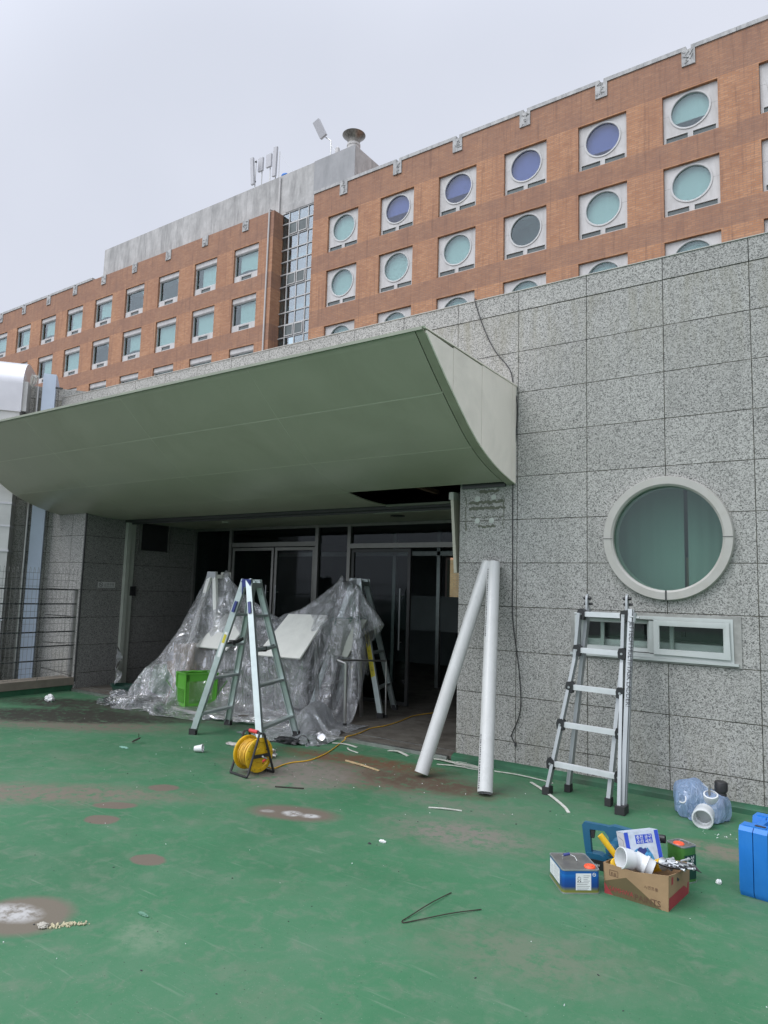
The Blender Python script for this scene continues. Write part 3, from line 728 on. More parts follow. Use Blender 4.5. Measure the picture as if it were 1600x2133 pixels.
# big galvanised duct
DU = thing('ventilation_duct', 'large silver sheet metal duct with rounded top elbow at left edge', 'duct', (-7.55, .05, 0), -R(37.5))
bm = B(); prof = []
for i in range(13):
    a = PI/2*i/12; prof.append((-.15+.50*math.sin(a), 4.40+.42*math.cos(a)))
prof = [(-.9, 4.82)]+prof+[(.35, 3.98), (-.10, 3.98), (-.10, 4.25), (-.16, 4.36), (-.9, 4.36)]
prism(bm, prof, -1.9, -.56)
el = obj('elbow', bm, MT['galv_bright'], DU, smooth=40)
bm = B(); box(bm, (.02, -1.88, -4.2), (.33, -.575, 3.98)); obj('duct_body', bm, MT['galv'], DU, bevel=.004)
bm = B()
for z, e in ((3.99, .03), (3.52, .012), (2.62, .012), (2.29, .012), (1.93, .035), (.95, .035), (.60, .012)):
    box(bm, (.018, -1.9-e*.4, z-.014), (.33+e, -.575+e*.5, z+.014))
obj('flange', bm, MT['galv_bright'], DU, bevel=.002)
bm = B(); box(bm, (.0, -.56, 4.0), (.30, -.50, 4.45)); box(bm, (.05, -.57, 3.86), (.36, -.38, 3.91)); obj('side_bracket', bm, MT['galv'], DU)
PC = thing('conduit_pair', 'thin grey conduits running up between the silver duct and blue cover', 'pipe', (-7.55, .05, 0), -R(37.5))
bm = B(); tube(bm, [wp(-.40, .07, -4.2)-Vector((-7.55, .05, 0)), wp(-.40, .07, 4.45)-Vector((-7.55, .05, 0))], .022, 8)
bm.transform(Matrix.Rotation(R(37.5), 4, 'Z')); obj('conduit', bm, MT['steel'], PC)
bm = B()
pts = []
for i in range(30): pts.append((.03+.03*math.sin(i), -.42-.1*random.random(), 4.48+.12*random.random()+.08*math.sin(i*.9)))
tube(bm, pts, .007, 5); obj('cable_tangle', bm, MT['rope'], PC)

# ------------------------------------------------------------------ canopy
CN = thing('entrance_canopy', 'green curved soffit canopy with cream end panels over the entrance', 'canopy', (-3.7, 0, 2.5))
ctrl = [(-1.63, 3.435), (-1.196, 3.068), (-.706, 2.723), (-.10, 2.522), (.63, 2.465)]
def soff(y):
    ys = [c[0] for c in ctrl]; zs = [c[1] for c in ctrl]
    for i in range(len(ys)-1):
        if y <= ys[i+1] or i == len(ys)-2: break
    h = ys[i+1]-ys[i]; t = (y-ys[i])/h
    def m(j):
        if j == 0: return (zs[1]-zs[0])/(ys[1]-ys[0])*1.02
        if j == len(ys)-1: return 0.0
        return ((zs[j+1]-zs[j])/(ys[j+1]-ys[j])+(zs[j]-zs[j-1])/(ys[j]-ys[j-1]))/2
    return (2*t**3-3*t*t+1)*zs[i]+(t**3-2*t*t+t)*h*m(i)+(-2*t**3+3*t*t)*zs[i+1]+(t**3-t*t)*h*m(i+1)
def cpart(n, bm, m, **k): return obj(n, bm, m, CN, w=True, **k)
def sheet(bm, xa, xb, ya, yb, th, up=0., n=10):
    pr = [(ya+(yb-ya)*i/n) for i in range(n+1)]
    lo = [(y, soff(y)+up) for y in pr]; hi = [(y, soff(y)+up+th) for y in reversed(pr)]
    M = Matrix(((0, 1, 0, 0), (1, 0, 0, 0), (0, 0, 1, 0), (0, 0, 0, 1)))
    prism(bm, lo+hi, xa, xb, M)
CX = [-7.40, -5.58, -3.72, -1.862, -.10]
rows = [-1.625, -1.196, -.706, -.10, .63]
g = .0045
for ri in range(4):
    for ci in range(4):
        xa, xb = CX[ci], CX[ci+1]
        if ri == 3 and ci == 3: continue      # the panel that was taken down
        bm = B(); sheet(bm, xa+g, xb-g, rows[ri]+g, rows[ri+1]-g, .012)
        cpart('soffit_panel', bm, MT['canopy_soffit'], smooth=50)
bm = B(); sheet(bm, -.096, -.026, -1.625, .62, .012, n=40); cpart('edge_strip', bm, simple('canopy_edge', (.29, .29, .215), .4), smooth=50)
seam = simple('seam_green', (.46, .46, .36), .5)
bm = B()
for xx in CX[1:4]: sheet(bm, xx-.0035, xx+.0035, -1.62, -.11, .0095, .0005, 30)
for xx in CX[1:3]: sheet(bm, xx-.0035, xx+.0035, -.09, .62, .0095, .0005, 10)
for yy in rows[1:4]: sheet(bm, -7.39, -.10, yy-.0035, yy+.0035, .0095, .0008, 2)
cpart('seam_strip', bm, seam, smooth=50)
# cream end panels, top sheet, lip
for xa, xb, xs in ((-.024, -.012, [-1.60, -1.19, -.70, -.10, .0]), (-7.412, -7.40, [-1.60, -1.19, -.70, -.10, .0])):
    for a, b_ in zip(xs, xs[1:]):
        if b_ > -.001: b_ = -.006
        bm = B(); n = 8; gg = .003
        lo = [(a+gg+(b_-a-2*gg)*i/n) for i in range(n+1)]
        poly = [(y, soff(y)+.004) for y in lo]+[(b_-gg, 3.41), (a+gg, 3.41+.02*(-a)*.6)]
        prism(bm, poly, xa, xb, Matrix(((0, 1, 0, 0), (1, 0, 0, 0), (0, 0, 1, 0), (0, 0, 0, 1))))
        cpart('end_panel', bm, MT['canopy_side'], smooth=20)
bm = B()
prism(bm, [(-1.635, 3.452), (-.004, 3.425), (-.004, 3.412), (-1.62, 3.439)], -7.414, -.008, Matrix(((0, 1, 0, 0), (1, 0, 0, 0), (0, 0, 1, 0), (0, 0, 0, 1))))
cpart('top_sheet', bm, MT['canopy_side'])
bm = B(); box(bm, (-7.40, -1.64, 3.425), (-.03, -1.626, 3.449)); cpart('front_lip', bm, simple('lip', (.22, .24, .18), .45))
bm = B(); prism(bm, [(y, soff(y)+.03) for y in [-1.55+1.54*i/20 for i in range(21)]]+[(-.01, 3.40), (-1.55, 3.42)], -.034, -.030, Matrix(((0, 1, 0, 0), (1, 0, 0, 0), (0, 0, 1, 0), (0, 0, 0, 1)))); cpart('inner_liner', bm, MT['dark_trim'])
bm = B(); box(bm, (-.55, -.03, 2.49), (-.11, -.004, 2.53)); cpart('wall_angle', bm, MT['dark_trim'])
# steel and timber inside the opened bay
bm = B()
for yy in (.1, .42): bar(bm, (-1.85, yy, 2.62+yy*.1), (-.62, yy, 2.62+yy*.1), .05, .03)
bar(bm, (-1.2, -.08, 2.6), (-1.2, .62, 2.58), .04, .04)
cpart('inner_framing', bm, MT['ink_brown'])
bm = B(); box(bm, (-1.862, .60, 2.452), (RX-.01, .655, 2.475)); cpart('bay_trim', bm, simple('bay_trim', (.16, .17, .13), .5))
# sheet hanging from the open bay
HP = thing('hanging_soffit_strip', 'loose green soffit strip hanging beside the pillar from the opened bay', 'panel', (-.66, .12, 2.42))
bm = B(); box(bm, (-.012, -.11, -.72), (.0, .16, 0.03)); box(bm, (-.03, -.12, -.72), (.0, -.108, .03))
bm.transform(Matrix.Rotation(R(-4.0), 4, 'Y')); obj('strip', bm, MT['canopy_soffit'], HP, bevel=.002)
bm = B(); box(bm, (-.045, -.125, -.02), (.004, .16, .05)); obj('torn_edge', bm, MT['board_grey'], HP)

# green upstand below the wall
bm = B()
prism(bm, [(-.062, .0), (-.058, .035), (-.04, .050), (-.004, .062), (0.0, .062), (0.0, 0)], -.60, 14, Matrix(((0, 1, 0, 0), (1, 0, 0, 0), (0, 0, 1, 0), (0, 0, 0, 1))))
tag(obj('kerb', bm, MT['kerb_green'], smooth=25), kind='structure')

# ------------------------------------------------------------------ left parapet kerb and mesh railing
bm = B(); box(bm, (-7.0, -14, -.5), (-6.722, -.002, .075)); 
tag(obj('terrace_edge', bm, MT['kerb_green']), kind='structure')
bm = B(); box(bm, (-7.02, -14, .076), (-6.70, .0, .178)); tag(obj('kerb_coping', bm, simple('kerb_stone', (.19, .165, .13), .8, var=.2, scale=5, bump=.2), bevel=.012), kind='structure')
RL = thing('mesh_railing', 'wire mesh railing with dark horizontal bars on the left parapet', 'railing', (-6.76, -3.0, .178))
def rpart(n, bm, m, **k): return obj(n, bm, m, RL, w=True, **k)
bm = B()
yr = [-.05-.058*i for i in range(120)]
for y in yr:
    tube(bm, [(-6.74, y, .19), (-6.74, y, 1.66), (-6.725, y, 1.695), (-6.705, y, 1.67), (-6.705, y, 1.62)], .0022, 4)
zz = .20
for z in [.20, .27, .34, .44, .60, .76, .93, 1.10, 1.27, 1.44, 1.53, 1.62]:
    bar(bm, (-6.737, -.04, z), (-6.737, -7, z), .004, .004)
rpart('mesh_panel', bm, MT['mesh_wire'], smooth=0)
bm = B()
for z in (.43, .62, .815, 1.01, 1.20, 1.40): bar(bm, (-6.775, -.01, z), (-6.775, -7, z), .018, .018)
rpart('horizontal_bar', bm, MT['dark_bar'])
for y in (-.02, -2.3, -4.6):
    bm = B(); bar(bm, (-6.80, y, .178), (-6.80, y, 1.41), .05, .04, (0, 1, 0)); rpart('post', bm, MT['steel'] if y > -1 else MT['dark_bar'])
random.seed(5)
bm = B()
for z0, z1 in ((1.06, 1.03), (.68, .66), (.35, .20)):
    tube(bm, [(-6.73, -.03, z1), (-6.70, -.5, z0), (-6.71, -.55, z0-.2)], .003, 4)
rpart('loose_wire', bm, MT['dark_bar'])

# ================================================================== BRICK BUILDING (24 m behind)
BB = thing('brick_building', 'long orange brick building with rows of round and square windows behind', 'building', (-25, 24, 0))
YF = 24.0
def bpart(n, bm, m, p=None, **k): return obj(n, bm, m, p or BB, w=True, **k)
RT = [23.10, 19.80, 16.48]
rcol = [-.46-3.725*k for k in range(-1, 7)]
lcol = [-30.62-3.81*k for k in range(0, 10)]
rh = [(x, t-2.20, x+2.2, t) for x in rcol for t in RT]
lh = [(x, t-2.25, x+2.2, t) for x in lcol for t in RT]
bm = B()
wallgrid(bm, -23.98, -4.3, 8, 24.84, rh, YF, YF+.34)
wallgrid(bm, -75, -4.3, -27.2, 24.84, lh, YF, YF+.34)
for xx, o in ((-27.2, 1), (-23.98, -1)):
    bm.faces.new([bm.verts.new(p) for p in ((xx, YF, -4.3), (xx, YF+.9, -4.3), (xx, YF+.9, 24.84), (xx, YF, 24.84))])
for xa, xb in ((-75, -27.2), (-23.98, 8)):
    bm.faces.new([bm.verts.new(p) for p in ((xa, YF, 24.84), (xb, YF, 24.84), (xb, 36, 24.84), (xa, 36, 24.84))])
for xx in (8, -75): bm.faces.new([bm.verts.new(p) for p in ((xx, YF, -4.3), (xx, 36, -4.3), (xx, 36, 24.84), (xx, YF, 24.84))])
bwall = bpart('wall', bm, MT['brick'], smooth=20)
bm = B(); box(bm, (-74, YF+1.6, 10), (-27.9, YF+1.65, 24.6)); box(bm, (-23.5, YF+1.6, 10), (7.9, YF+1.65, 24.6)); 
for t in RT: 
    for xa, xb in ((-74, -27.9), (-23.5, 7.9)): box(bm, (xa, YF+.40, t+.15), (xb, YF+1.6, t+.95))
bpart('inner_shell', bm, simple('office_interior', (.26, .31, .32), .9, var=.3, scale=.4))
# coping, cut at every stone block
def coping(xa, xb, centres):
    cuts = sorted([c for c in centres if xa < c < xb]); edges = [xa]
    segs = []; cur = xa
    for c in cuts: segs.append((cur, c-.10)); cur = c+.08
    segs.append((cur, xb))
    for a, b_ in segs:
        n = max(1, int((b_-a)/1.25)); bm = B()
        for i in range(n):
            box(bm, (a+(b_-a)*i/n+.004, YF-.05, 24.845), (a+(b_-a)*(i+1)/n-.004, YF+.45, 25.03))
        bpart('coping', bm, MT['stone'])
coping(-23.98, 8, [x+1.1+.02 for x in rcol]); coping(-75, -46.45, [x+.95 for x in lcol])
random.seed(11)
def block(cx):
    bm = B(); box(bm, (cx-.27, YF-.06, 24.14), (cx+.27, YF+.1, 24.86))
    for i in range(7):   # rough relief carving
        a = (cx+random.uniform(-.16, .16), YF-.062, 24.5+random.uniform(-.26, .26))
        tube(bm, [a, (a[0]+random.uniform(-.14, .14), YF-.07, a[2]+random.uniform(-.12, .12)), (a[0]+random.uniform(-.12, .12), YF-.062, a[2]+random.uniform(-.15, .15))], .03, 5)
    bpart('stone_block', bm, MT['stone'])
for x in rcol: block(x+1.1)
for x in lcol: block(x+.95)
# round windows
win_proto = {}
def round_window(x0, t, gm, blind_bot):
    z0 = t-2.20; cx = x0+1.09; cz = t-.90; r = .775
    bm = B()
    plate(bm, rect(x0+.01, z0+.01, x0+2.19, t-.01), [circle(cx, cz, r+.05, 40), rect(x0+.09, z0+.06, cx-.075, z0+.34), rect(cx+.075, z0+.06, x0+2.11, z0+.34)], YF+.14, YF+.30)
    w_ = bpart('window', bm, MT['panel'], smooth=20)
    MX = Matrix.Translation((cx, YF+.14, cz)) @ Matrix.Rotation(PI/2, 4, 'X')
    bm = B(); lathe(bm, [(r-.02, -.10), (r-.02, .02), (r+.0, .035), (r+.055, .035), (r+.065, .0)], 40, MX); bpart('frame', bm, MT['mullion'], w_)
    bm = B(); lathe(bm, [(0, -.04), (r-.018, -.04), (r-.018, -.055), (0, -.055)], 40, MX); bpart('pane', bm, gm, w_, smooth=10)
    for a, b_ in ((x0+.09, cx-.075), (cx+.075, x0+2.11)):
        bm = B(); ring(bm, a, z0+.06, b_, z0+.34, .03, YF+.13, YF+.24); bpart('vent_frame', bm, MT['mullion'], w_)
        bm = B(); box(bm, (a+.03, YF+.19, z0+.09), (b_-.03, YF+.20, z0+.31)); bpart('vent', bm, MT['vent_dark'], w_)
    bm = B(); box(bm, (x0+.012, YF+.136, cz-.006), (cx-r-.06, YF+.1395, cz+.004)); box(bm, (cx+r+.06, YF+.136, cz-.006), (x0+2.188, YF+.1395, cz+.004)); obj_each('joint', bm, MT['stone'], w_, w=True)
    bm = B(); n = 14; pv = None
    for i in range(n+1):
        xx = x0+.15+1.9*i/n; a = bm.verts.new((xx, YF+.34+.006*(i % 2), cz-.8+blind_bot*1.6)); b_ = bm.verts.new((xx, YF+.34+.006*(i % 2), t-.03))
        if pv: bm.faces.new((pv[0], a, b_, pv[1]))
        pv = (a, b_)
    bpart('blind', bm, MT['blind'], w_)
def square_window(x0, t, gm, side, blind_bot):
    z0 = t-2.25; bm = B()
    box(bm, (x0+.01, YF+.10, t-.32), (x0+2.19, YF+.30, t-.005)); box(bm, (x0+.01, YF+.12, t-.36), (x0+2.19, YF+.32, t-.325))
    box(bm, (x0+.01, YF+.12, z0+.01), (x0+.62, YF+.30, z0+.37)); box(bm, (x0+1.58, YF+.12, z0+.01), (x0+2.19, YF+.30, z0+.37))
    box(bm, (x0+.004, YF+.15, z0+.02), (x0+.019, YF+.29, t-.02)); box(bm, (x0+2.181, YF+.15, z0+.02), (x0+2.196, YF+.29, t-.02))
    box(bm, (x0+.01, YF+.12, z0+.37), (x0+2.19, YF+.30, z0+.45)); box(bm, (x0+.62, YF+.12, z0+.01), (x0+1.58, YF+.30, z0+.08))
    w_ = bpart('window', bm, MT['panel'], smooth=20)
    # narrow jambs tie the lintel panel to the apron panel
    bm = B(); ring(bm, x0+.02, z0+.45, x0+2.18, t-.36, .045, YF+.16, YF+.28); bpart('frame', bm, MT['mullion'], w_)
    bm = B(); box(bm, (x0+.06, YF+.215, z0+.49), (x0+2.14, YF+.225, t-.40)); bpart('pane', bm, gm, w_)
    bm = B(); ring(bm, x0+.63, z0+.085, x0+1.57, z0+.365, .03, YF+.13, YF+.22); bpart('vent_frame', bm, MT['mullion'], w_)
    bm = B(); box(bm, (x0+.66, YF+.18, z0+.11), (x0+1.54, YF+.19, z0+.34)); bpart('vent', bm, MT['vent_dark'], w_)
    bm = B(); n = 12; pv = None
    for i in range(n+1):
        xx = x0+.06+side+(2.08-side)*i/n; zb = z0+.5+blind_bot*(1+.3*math.sin(i*.4))
        a = bm.verts.new((xx, YF+.34+.006*(i % 2), zb)); b_ = bm.verts.new((xx, YF+.34+.006*(i % 2), t-.03))
        if pv: bm.faces.new((pv[0], a, b_, pv[1]))
        pv = (a, b_)
    bpart('blind', bm, MT['blind'], w_)
MT['vent_dark'] = simple('vent_dark', (.075, .095, .09), .15, var=.3, scale=.9)
random.seed(21)
violet = {(2, 0), (3, 0), (4, 0), (5, 0), (6, 0)}
for i, x in enumerate(rcol):
    for j, t in enumerate(RT):
        vio = (i in (3, 4, 5, 6) and j == 0)
        bb = {(3, 0): .22, (5, 0): .34, (6, 0): .38, (4, 0): .0, (2, 0): .3}.get((i, j), 0.)
        if (i, j) == (4, 1): bb = .93
        round_window(x, t, MT['blue_glass'] if vio else MT['teal_glass'], bb)
for i, x in enumerate(lcol):
    for j, t in enumerate(RT):
        dark = (i, j) in ((2, 0), (3, 0), (4, 1))
        square_window(x, t, MT['teal_glass'], random.choice((.1, .3, .42, .5)), 1.3 if dark else random.choice((0, .0, .05, .22)))
# stair window
sxs = [-27.42, -26.66, -25.875, -25.10, -24.32, -23.95]; szs = [24.93, 24.19, 23.34, 22.48, 21.69, 20.87, 20.06, 19.22, 18.38, 17.58, 16.78, 15.95, 15.1, 14.3]
bm = B()
for x in sxs[:5]: box(bm, (x-.03, YF+.80, 12), (x+.03, YF+.9, 24.93))
for z in szs: box(bm, (-27.45, YF+.79, z-.03), (-23.97, YF+.89, z+.03))
stw = bpart('stair_window', bm, MT['mullion'])
bm = B(); box(bm, (-27.45, YF+.845, 12), (-23.97, YF+.855, 24.93)); bpart('pane', bm, glass('stair_glass', (.66, .78, .80), 2.6, .03, bump=.04), stw)
for r_ in (1, 5, 9):
    for c_ in (1, 2):
        a, b_ = sxs[c_], sxs[c_+1]; bm = B(); ring(bm, a+.05, szs[r_+1]+.05, b_-.05, szs[r_]-.05, .05, YF+.74, YF+.80); s_ = bpart('sash', bm, MT['mullion'], stw)
        bm = B(); box(bm, (a+.09, YF+.765, szs[r_+1]+.09), (b_-.09, YF+.775, szs[r_]-.09)); bpart('vent', bm, MT['vent_dark'], stw)
bm = B()
for z in (22.3, 19.0, 15.7): box(bm, (-27.45, YF+1.3, z-.32), (-23.97, YF+2.6, z))
box(bm, (-27.45, YF+2.6, 10), (-23.97, YF+2.7, 25))
bpart('stair_landing', bm, MT['room_white'] if False else simple('stairwell', (.42, .48, .48), .8, var=.3, scale=.5), stw)
bm = B(); box(bm, (-27.40, YF+.95, 12), (-27.0, YF+1.6, 24.9)); bpart('stair_column', bm, simple('stair_column', (.14, .18, .18), .9), stw)
# rooftop concrete storey and lintel
bm = B(); box(bm, (-46.4, YF+.82, 24.2), (-27.2, 40, 27.62)); box(bm, (-27.199, YF+.82, 24.96), (-23.98, 40, 27.62)); box(bm, (-23.979, YF+.82, 24.2), (-21.62, 27.4, 27.62))
box(bm, (-27.0, YF+.76, 24.96), (-24.0, YF+.81, 25.42))
bpart('rooftop_storey', bm, MT['concrete'])
bm = B(); box(bm, (-24.75, YF+.78, 25.43), (-21.60, YF+.819, 27.64)); bpart('rendered_panel', bm, concrete('grey_render', (.30, .305, .305), (.36, .36, .36), (.26, .265, .265), .4, .3))
bm = B()
for x in (-45, -41.2, -37.6, -34, -30.6): box(bm, (x-.015, YF+.81, 24.9), (x+.015, YF+.8199, 27.6))
bpart('pour_joint', bm, MT['stone'])
bm = B(); tube(bm, [(-27.55, YF-.07, 10), (-27.55, YF-.07, 24.95)], .055, 10); tube(bm, [(-27.55, YF-.07, 24.95), (-27.55, YF+.74, 25.1), (-27.55, YF+.74, 27.5)], .05, 8); bpart('downpipe', bm, MT['panel'])

# rooftop equipment
def antenna(cx, y, zb, zt, w, lean=0., base=27.6, label='', name='antenna_panel', tilt=0):
    t = thing(name, label, 'antenna', (cx, y, base), 0, 'antennas on the roof')
    bm = B(); tube(bm, [(.0, .12, 0), (0, .12, zt-base-.15)], .035, 8); obj('pole', bm, MT['steel'], t)
    bm = B(); box(bm, (-w/2, -.08, zb-base), (w/2, .06, zt-base)); bm.transform(Matrix.Rotation(tilt, 4, 'Y') @ Matrix.Rotation(lean, 4, 'X')); obj('panel', bm, MT['antenna'], t, bevel=.02)
    bm = B()
    for z in (zb+.25, zt-.3): box(bm, (-.05, .05, z-base-.04), (.05, .16, z-base+.04))
    obj('bracket', bm, MT['dark_trim'], t)
    return t
antenna(-30.45, 25.2, 28.20, 30.15, .26, .0, 27.62, 'tall thin grey antenna panel furthest left of the roof cluster', tilt=-.10)
antenna(-30.36, 25.7, 29.35, 30.30, .42, 0, 27.62, 'short broad antenna panel second from left in the roof cluster')
antenna(-29.60, 25.7, 29.40, 30.30, .46, 0, 27.62, 'short broad antenna panel second from right in the roof cluster')
antenna(-28.58, 25.2, 28.15, 30.15, .30, 0, 27.62, 'tall thin grey antenna panel furthest right of the roof cluster', tilt=.02)
GM = thing('guy_mast', 'slim mast with guy wire right of the roof antenna cluster', 'mast', (-28.27, 25.3, 27.62))
bm = B(); tube(bm, [(0, 0, 0), (0, 0, 2.2)], .03, 6); tube(bm, [(0, 0, 2.1), (1.5, .1, 0)], .008, 4); obj('mast', bm, MT['steel'], GM)
BT = thing('blue_tarp_bundle', 'small blue bundle lying on the concrete roof edge', 'bundle', (-27.44, 24.98, 27.62))
bm = B(); bmesh.ops.create_icosphere(bm, subdivisions=2, radius=.2, matrix=M4((0, 0, .12), (0, 0, 0), (1.3, .7, .7))); obj('bundle', bm, MT['blue_plastic'], BT)
DA = thing('tilted_antenna', 'large grey panel antenna tilted on a bent mast by the cowl', 'antenna', (-24.1, 25.5, 27.62))
bm = B(); tube(bm, [(0, 0, 0), (.0, 0, 1.55), (-.45, 0, 1.95)], .035, 8); tube(bm, [(0, 0, 1.3), (.7, 0, .2)], .015, 5); obj('mast', bm, MT['steel'], DA)
bm = B(); box(bm, (-.26, -.12, 0), (.22, .08, 1.15)); bm.transform(M4((-.5, -.1, 1.95), (.25, R(-22), 0))); obj('panel', bm, MT['antenna'], DA, bevel=.03)
SV = thing('small_vent_box', 'little cream box on the roof edge beside the cowl', 'box', (-23.3, 25.2, 27.62))
bm = B(); box(bm, (-.10, -.10, 0), (.10, .10, .6)); lathe(bm, [(.11, .6), (0, .75)], 12); obj('box', bm, MT['panel'], SV, bevel=.02)
CH = thing('exhaust_cowl', 'round steel exhaust cowl flaring on a white flue above the roof', 'chimney', (-23.5, 27.0, 28.05))
bm = B(); lathe(bm, [(.40, -.4), (.40, 1.35), (.43, 1.35), (.43, 1.5), (.40, 1.5), (.36, 1.55)], 32); obj('flue', bm, MT['panel'], CH)
bm = B(); lathe(bm, [(.37, 1.5), (.40, 1.72), (.52, 1.93), (.72, 2.10), (.735, 2.12), (.69, 2.12), (.47, 1.97), (.35, 1.75)], 36); cw_ = obj('flared_skirt', bm, simple('cowl_steel', (.22, .21, .185), .4, .8, .4, 3, stretch=(3, 3, .5)), CH)
bm = B(); lathe(bm, [(.0, 1.85), (.38, 1.9), (.40, 2.16), (.50, 2.19), (.0, 2.26)], 32); tube(bm, [(0, 0, 2.2), (0, 0, 2.62)], .012, 4); obj('inner_cap', bm, MT['ink'], CH)

# ================================================================== THINGS ON THE TERRACE
def wpart(t, n, bm, m, p=None, **k): return obj(n, bm, m, p or t, w=True, **k)
def pt(*a): return Vector(a)

# ---- A-frame step ladder (near)
def stepladder(name, label, near_l, near_r, far_l, far_r, apex_z, spread_top, steps, mats, group=None, top='blue'):
    """near_l/far_l: feet of the left face, near_r/far_r of the right face"""
    NL, NR, FL, FR = [Vector((*p, 0)) if len(p) == 2 else Vector(p) for p in (near_l, near_r, far_l, far_r)]
    c = (NL+NR+FL+FR)/4
    t = thing(name, label, 'step ladder', (c.x, c.y, c.z), 0, group)
    wdir = ((FL-NL)+(FR-NR)).normalized(); sdir_ = ((NR-NL)+(FR-FL)).normalized()
    w_top = spread_top
    tops = {}
    for key, foot, sw, ss in (('NL', NL, -1, -1), ('NR', NR, -1, 1), ('FL', FL, 1, -1), ('FR', FR, 1, 1)):
        tops[key] = Vector((c.x, c.y, 0)) + wdir*sw*w_top/2 + sdir_*ss*.032 + Vector((0, 0, apex_z))
    feet = dict(NL=NL, NR=NR, FL=FL, FR=FR)
    hint = wdir
    for k in ('NL', 'FL', 'NR', 'FR'):
        bm = B(); a, b_ = feet[k]+Vector((0, 0, .03)), tops[k]
        bar(bm, a, b_, .062, .026, hint)
        # channel lips
        for o in (-1, 1):
            s, u = frame_from(b_-a, hint)
            inward = wdir*(1 if k[0] == 'N' else -1)
            bar(bm, a+s*o*.028+inward*.018, b_+s*o*.028+inward*.018, .005, .022, hint)
        leg = wpart(t, 'leg', bm, mats[0], bevel=.0015)
        bm = B(); s, u = frame_from(b_-a, hint); cbox(bm, (0, 0, .012), (.075, .045, .06)); ang = math.atan2(s.y, s.x)
        bm.transform(Matrix.Translation(feet[k]+Vector((0, 0, .018))) @ Matrix.Rotation(ang, 4, 'Z'))
        wpart(t, 'rubber_foot', bm, MT['rubber'], leg, bevel=.006)
    for side in ('L', 'R'):
        a0, a1 = feet['N'+side], tops['N'+side]; b0, b1 = feet['F'+side], tops['F'+side]
        for f in steps:
            p, q = a0.lerp(a1, f), b0.lerp(b1, f); bm = B()
            bar(bm, p, q, .065, .022); 
            bar(bm, p+Vector((0, 0, .012)), q+Vector((0, 0, .012)), .058, .004)
            wpart(t, 'rung', bm, mats[1], bevel=.002)
        p, q = a0.lerp(a1, .965), b0.lerp(b1, .965)
        bm = B(); bar(bm, p, q, .07, .05); wpart(t, 'top_tread', bm, mats[0], bevel=.003)
    # hinge plates
    for sw, m in ((-1, mats[2]), (1, mats[0])):
        ctr = Vector((c.x, c.y, apex_z-.03)) + wdir*sw*(w_top/2+.017)
        ang = math.atan2(sdir_.y, sdir_.x); bm = B()
        Mx = Matrix.Translation(ctr) @ Matrix.Rotation(ang, 4, 'Z')
        prism(bm, [(-.085, -.12), (-.075, .035), (.075, .035), (.085, -.12), (.045, -.12), (.03, -.045), (-.03, -.045), (-.045, -.12)], -.005, .005, Mx)
        for xx, zz in ((-.055, .01), (0, .018), (.055, .01), (-.065, -.09), (.065, -.09)):
            cyl(bm, Mx @ Vector((xx, sw*.005, zz)), Mx @ Vector((xx, sw*.009, zz)), .007, seg=8)
        wpart(t, 'hinge_plate', bm, m)
    return t, feet, tops, wdir, sdir_
SL, f_, t_, wd_, sd_ = stepladder('step_ladder', 'open aluminium step ladder with blue hinge standing in front of the plastic', (-3.153, -.867), (-2.02, -1.05), (-3.278, -.274), (-2.31, -.241), 1.585, .20,
    (.13, .36, .57, .77), (MT['alu_green'], MT['alu_green'], MT['navy']))
# blue locking levers, stickers and strap
bm = B()
for k in ('NL', 'NR'):
    p = f_[k].lerp(t_[k], .86)-wd_*.022; q = f_[k].lerp(t_[k], .79)-wd_*.024
    bar(bm, p, q, .03, .014, wd_)
wpart(SL, 'lock_lever', bm, MT['navy'], bevel=.004)
bm = B(); p = f_['NL'].lerp(t_['NL'], .66)-wd_*.0145; q = f_['NL'].lerp(t_['NL'], .50)-wd_*.0145; bar(bm, p, q, .034, .001, wd_)
wpart(SL, 'sticker', bm, MT['white_paper'])
bm = B(); p = f_['NL'].lerp(t_['NL'], .645)-wd_*.0155; q = f_['NL'].lerp(t_['NL'], .59)-wd_*.0155; bar(bm, p, q, .030, .001, wd_)
wpart(SL, 'sticker', bm, MT['tape_yellow'])
bm = B()
for a, b_ in ((f_['NL'].lerp(t_['NL'], .575), f_['FL'].lerp(t_['FL'], .60)), (f_['NR'].lerp(t_['NR'], .565), f_['FR'].lerp(t_['FR'], .57))):
    n = 10; pts = [a.lerp(b_, i/n)+Vector((0, 0, .012-.02*math.sin(PI*i/n)))-sd_*.0 for i in range(n+1)]
    for p, q in zip(pts, pts[1:]): bar(bm, p, q, .012, .034, (0, 0, 1))
    m_ = a.lerp(b_, .45); cbox(bm, m_, (.06, .04, .05))
wpart(SL, 'strap', bm, MT['dark_trim'], bevel=.003)

# ---- multi-position ladder by the sliding window
ML = thing('telescopic_ladder', 'silver telescopic ladder with five rungs leaning below the round window', 'ladder', (.80, -.45, 0))
Lf, Rf = pt(.498, -.475, .0), pt(1.085, -.60, .0)      # flared outer feet
def z_of(f): return 1.60*f
tl, tr = pt(.715, -.20, 1.50), pt(1.035, -.215, 1.505)     # hinge ends
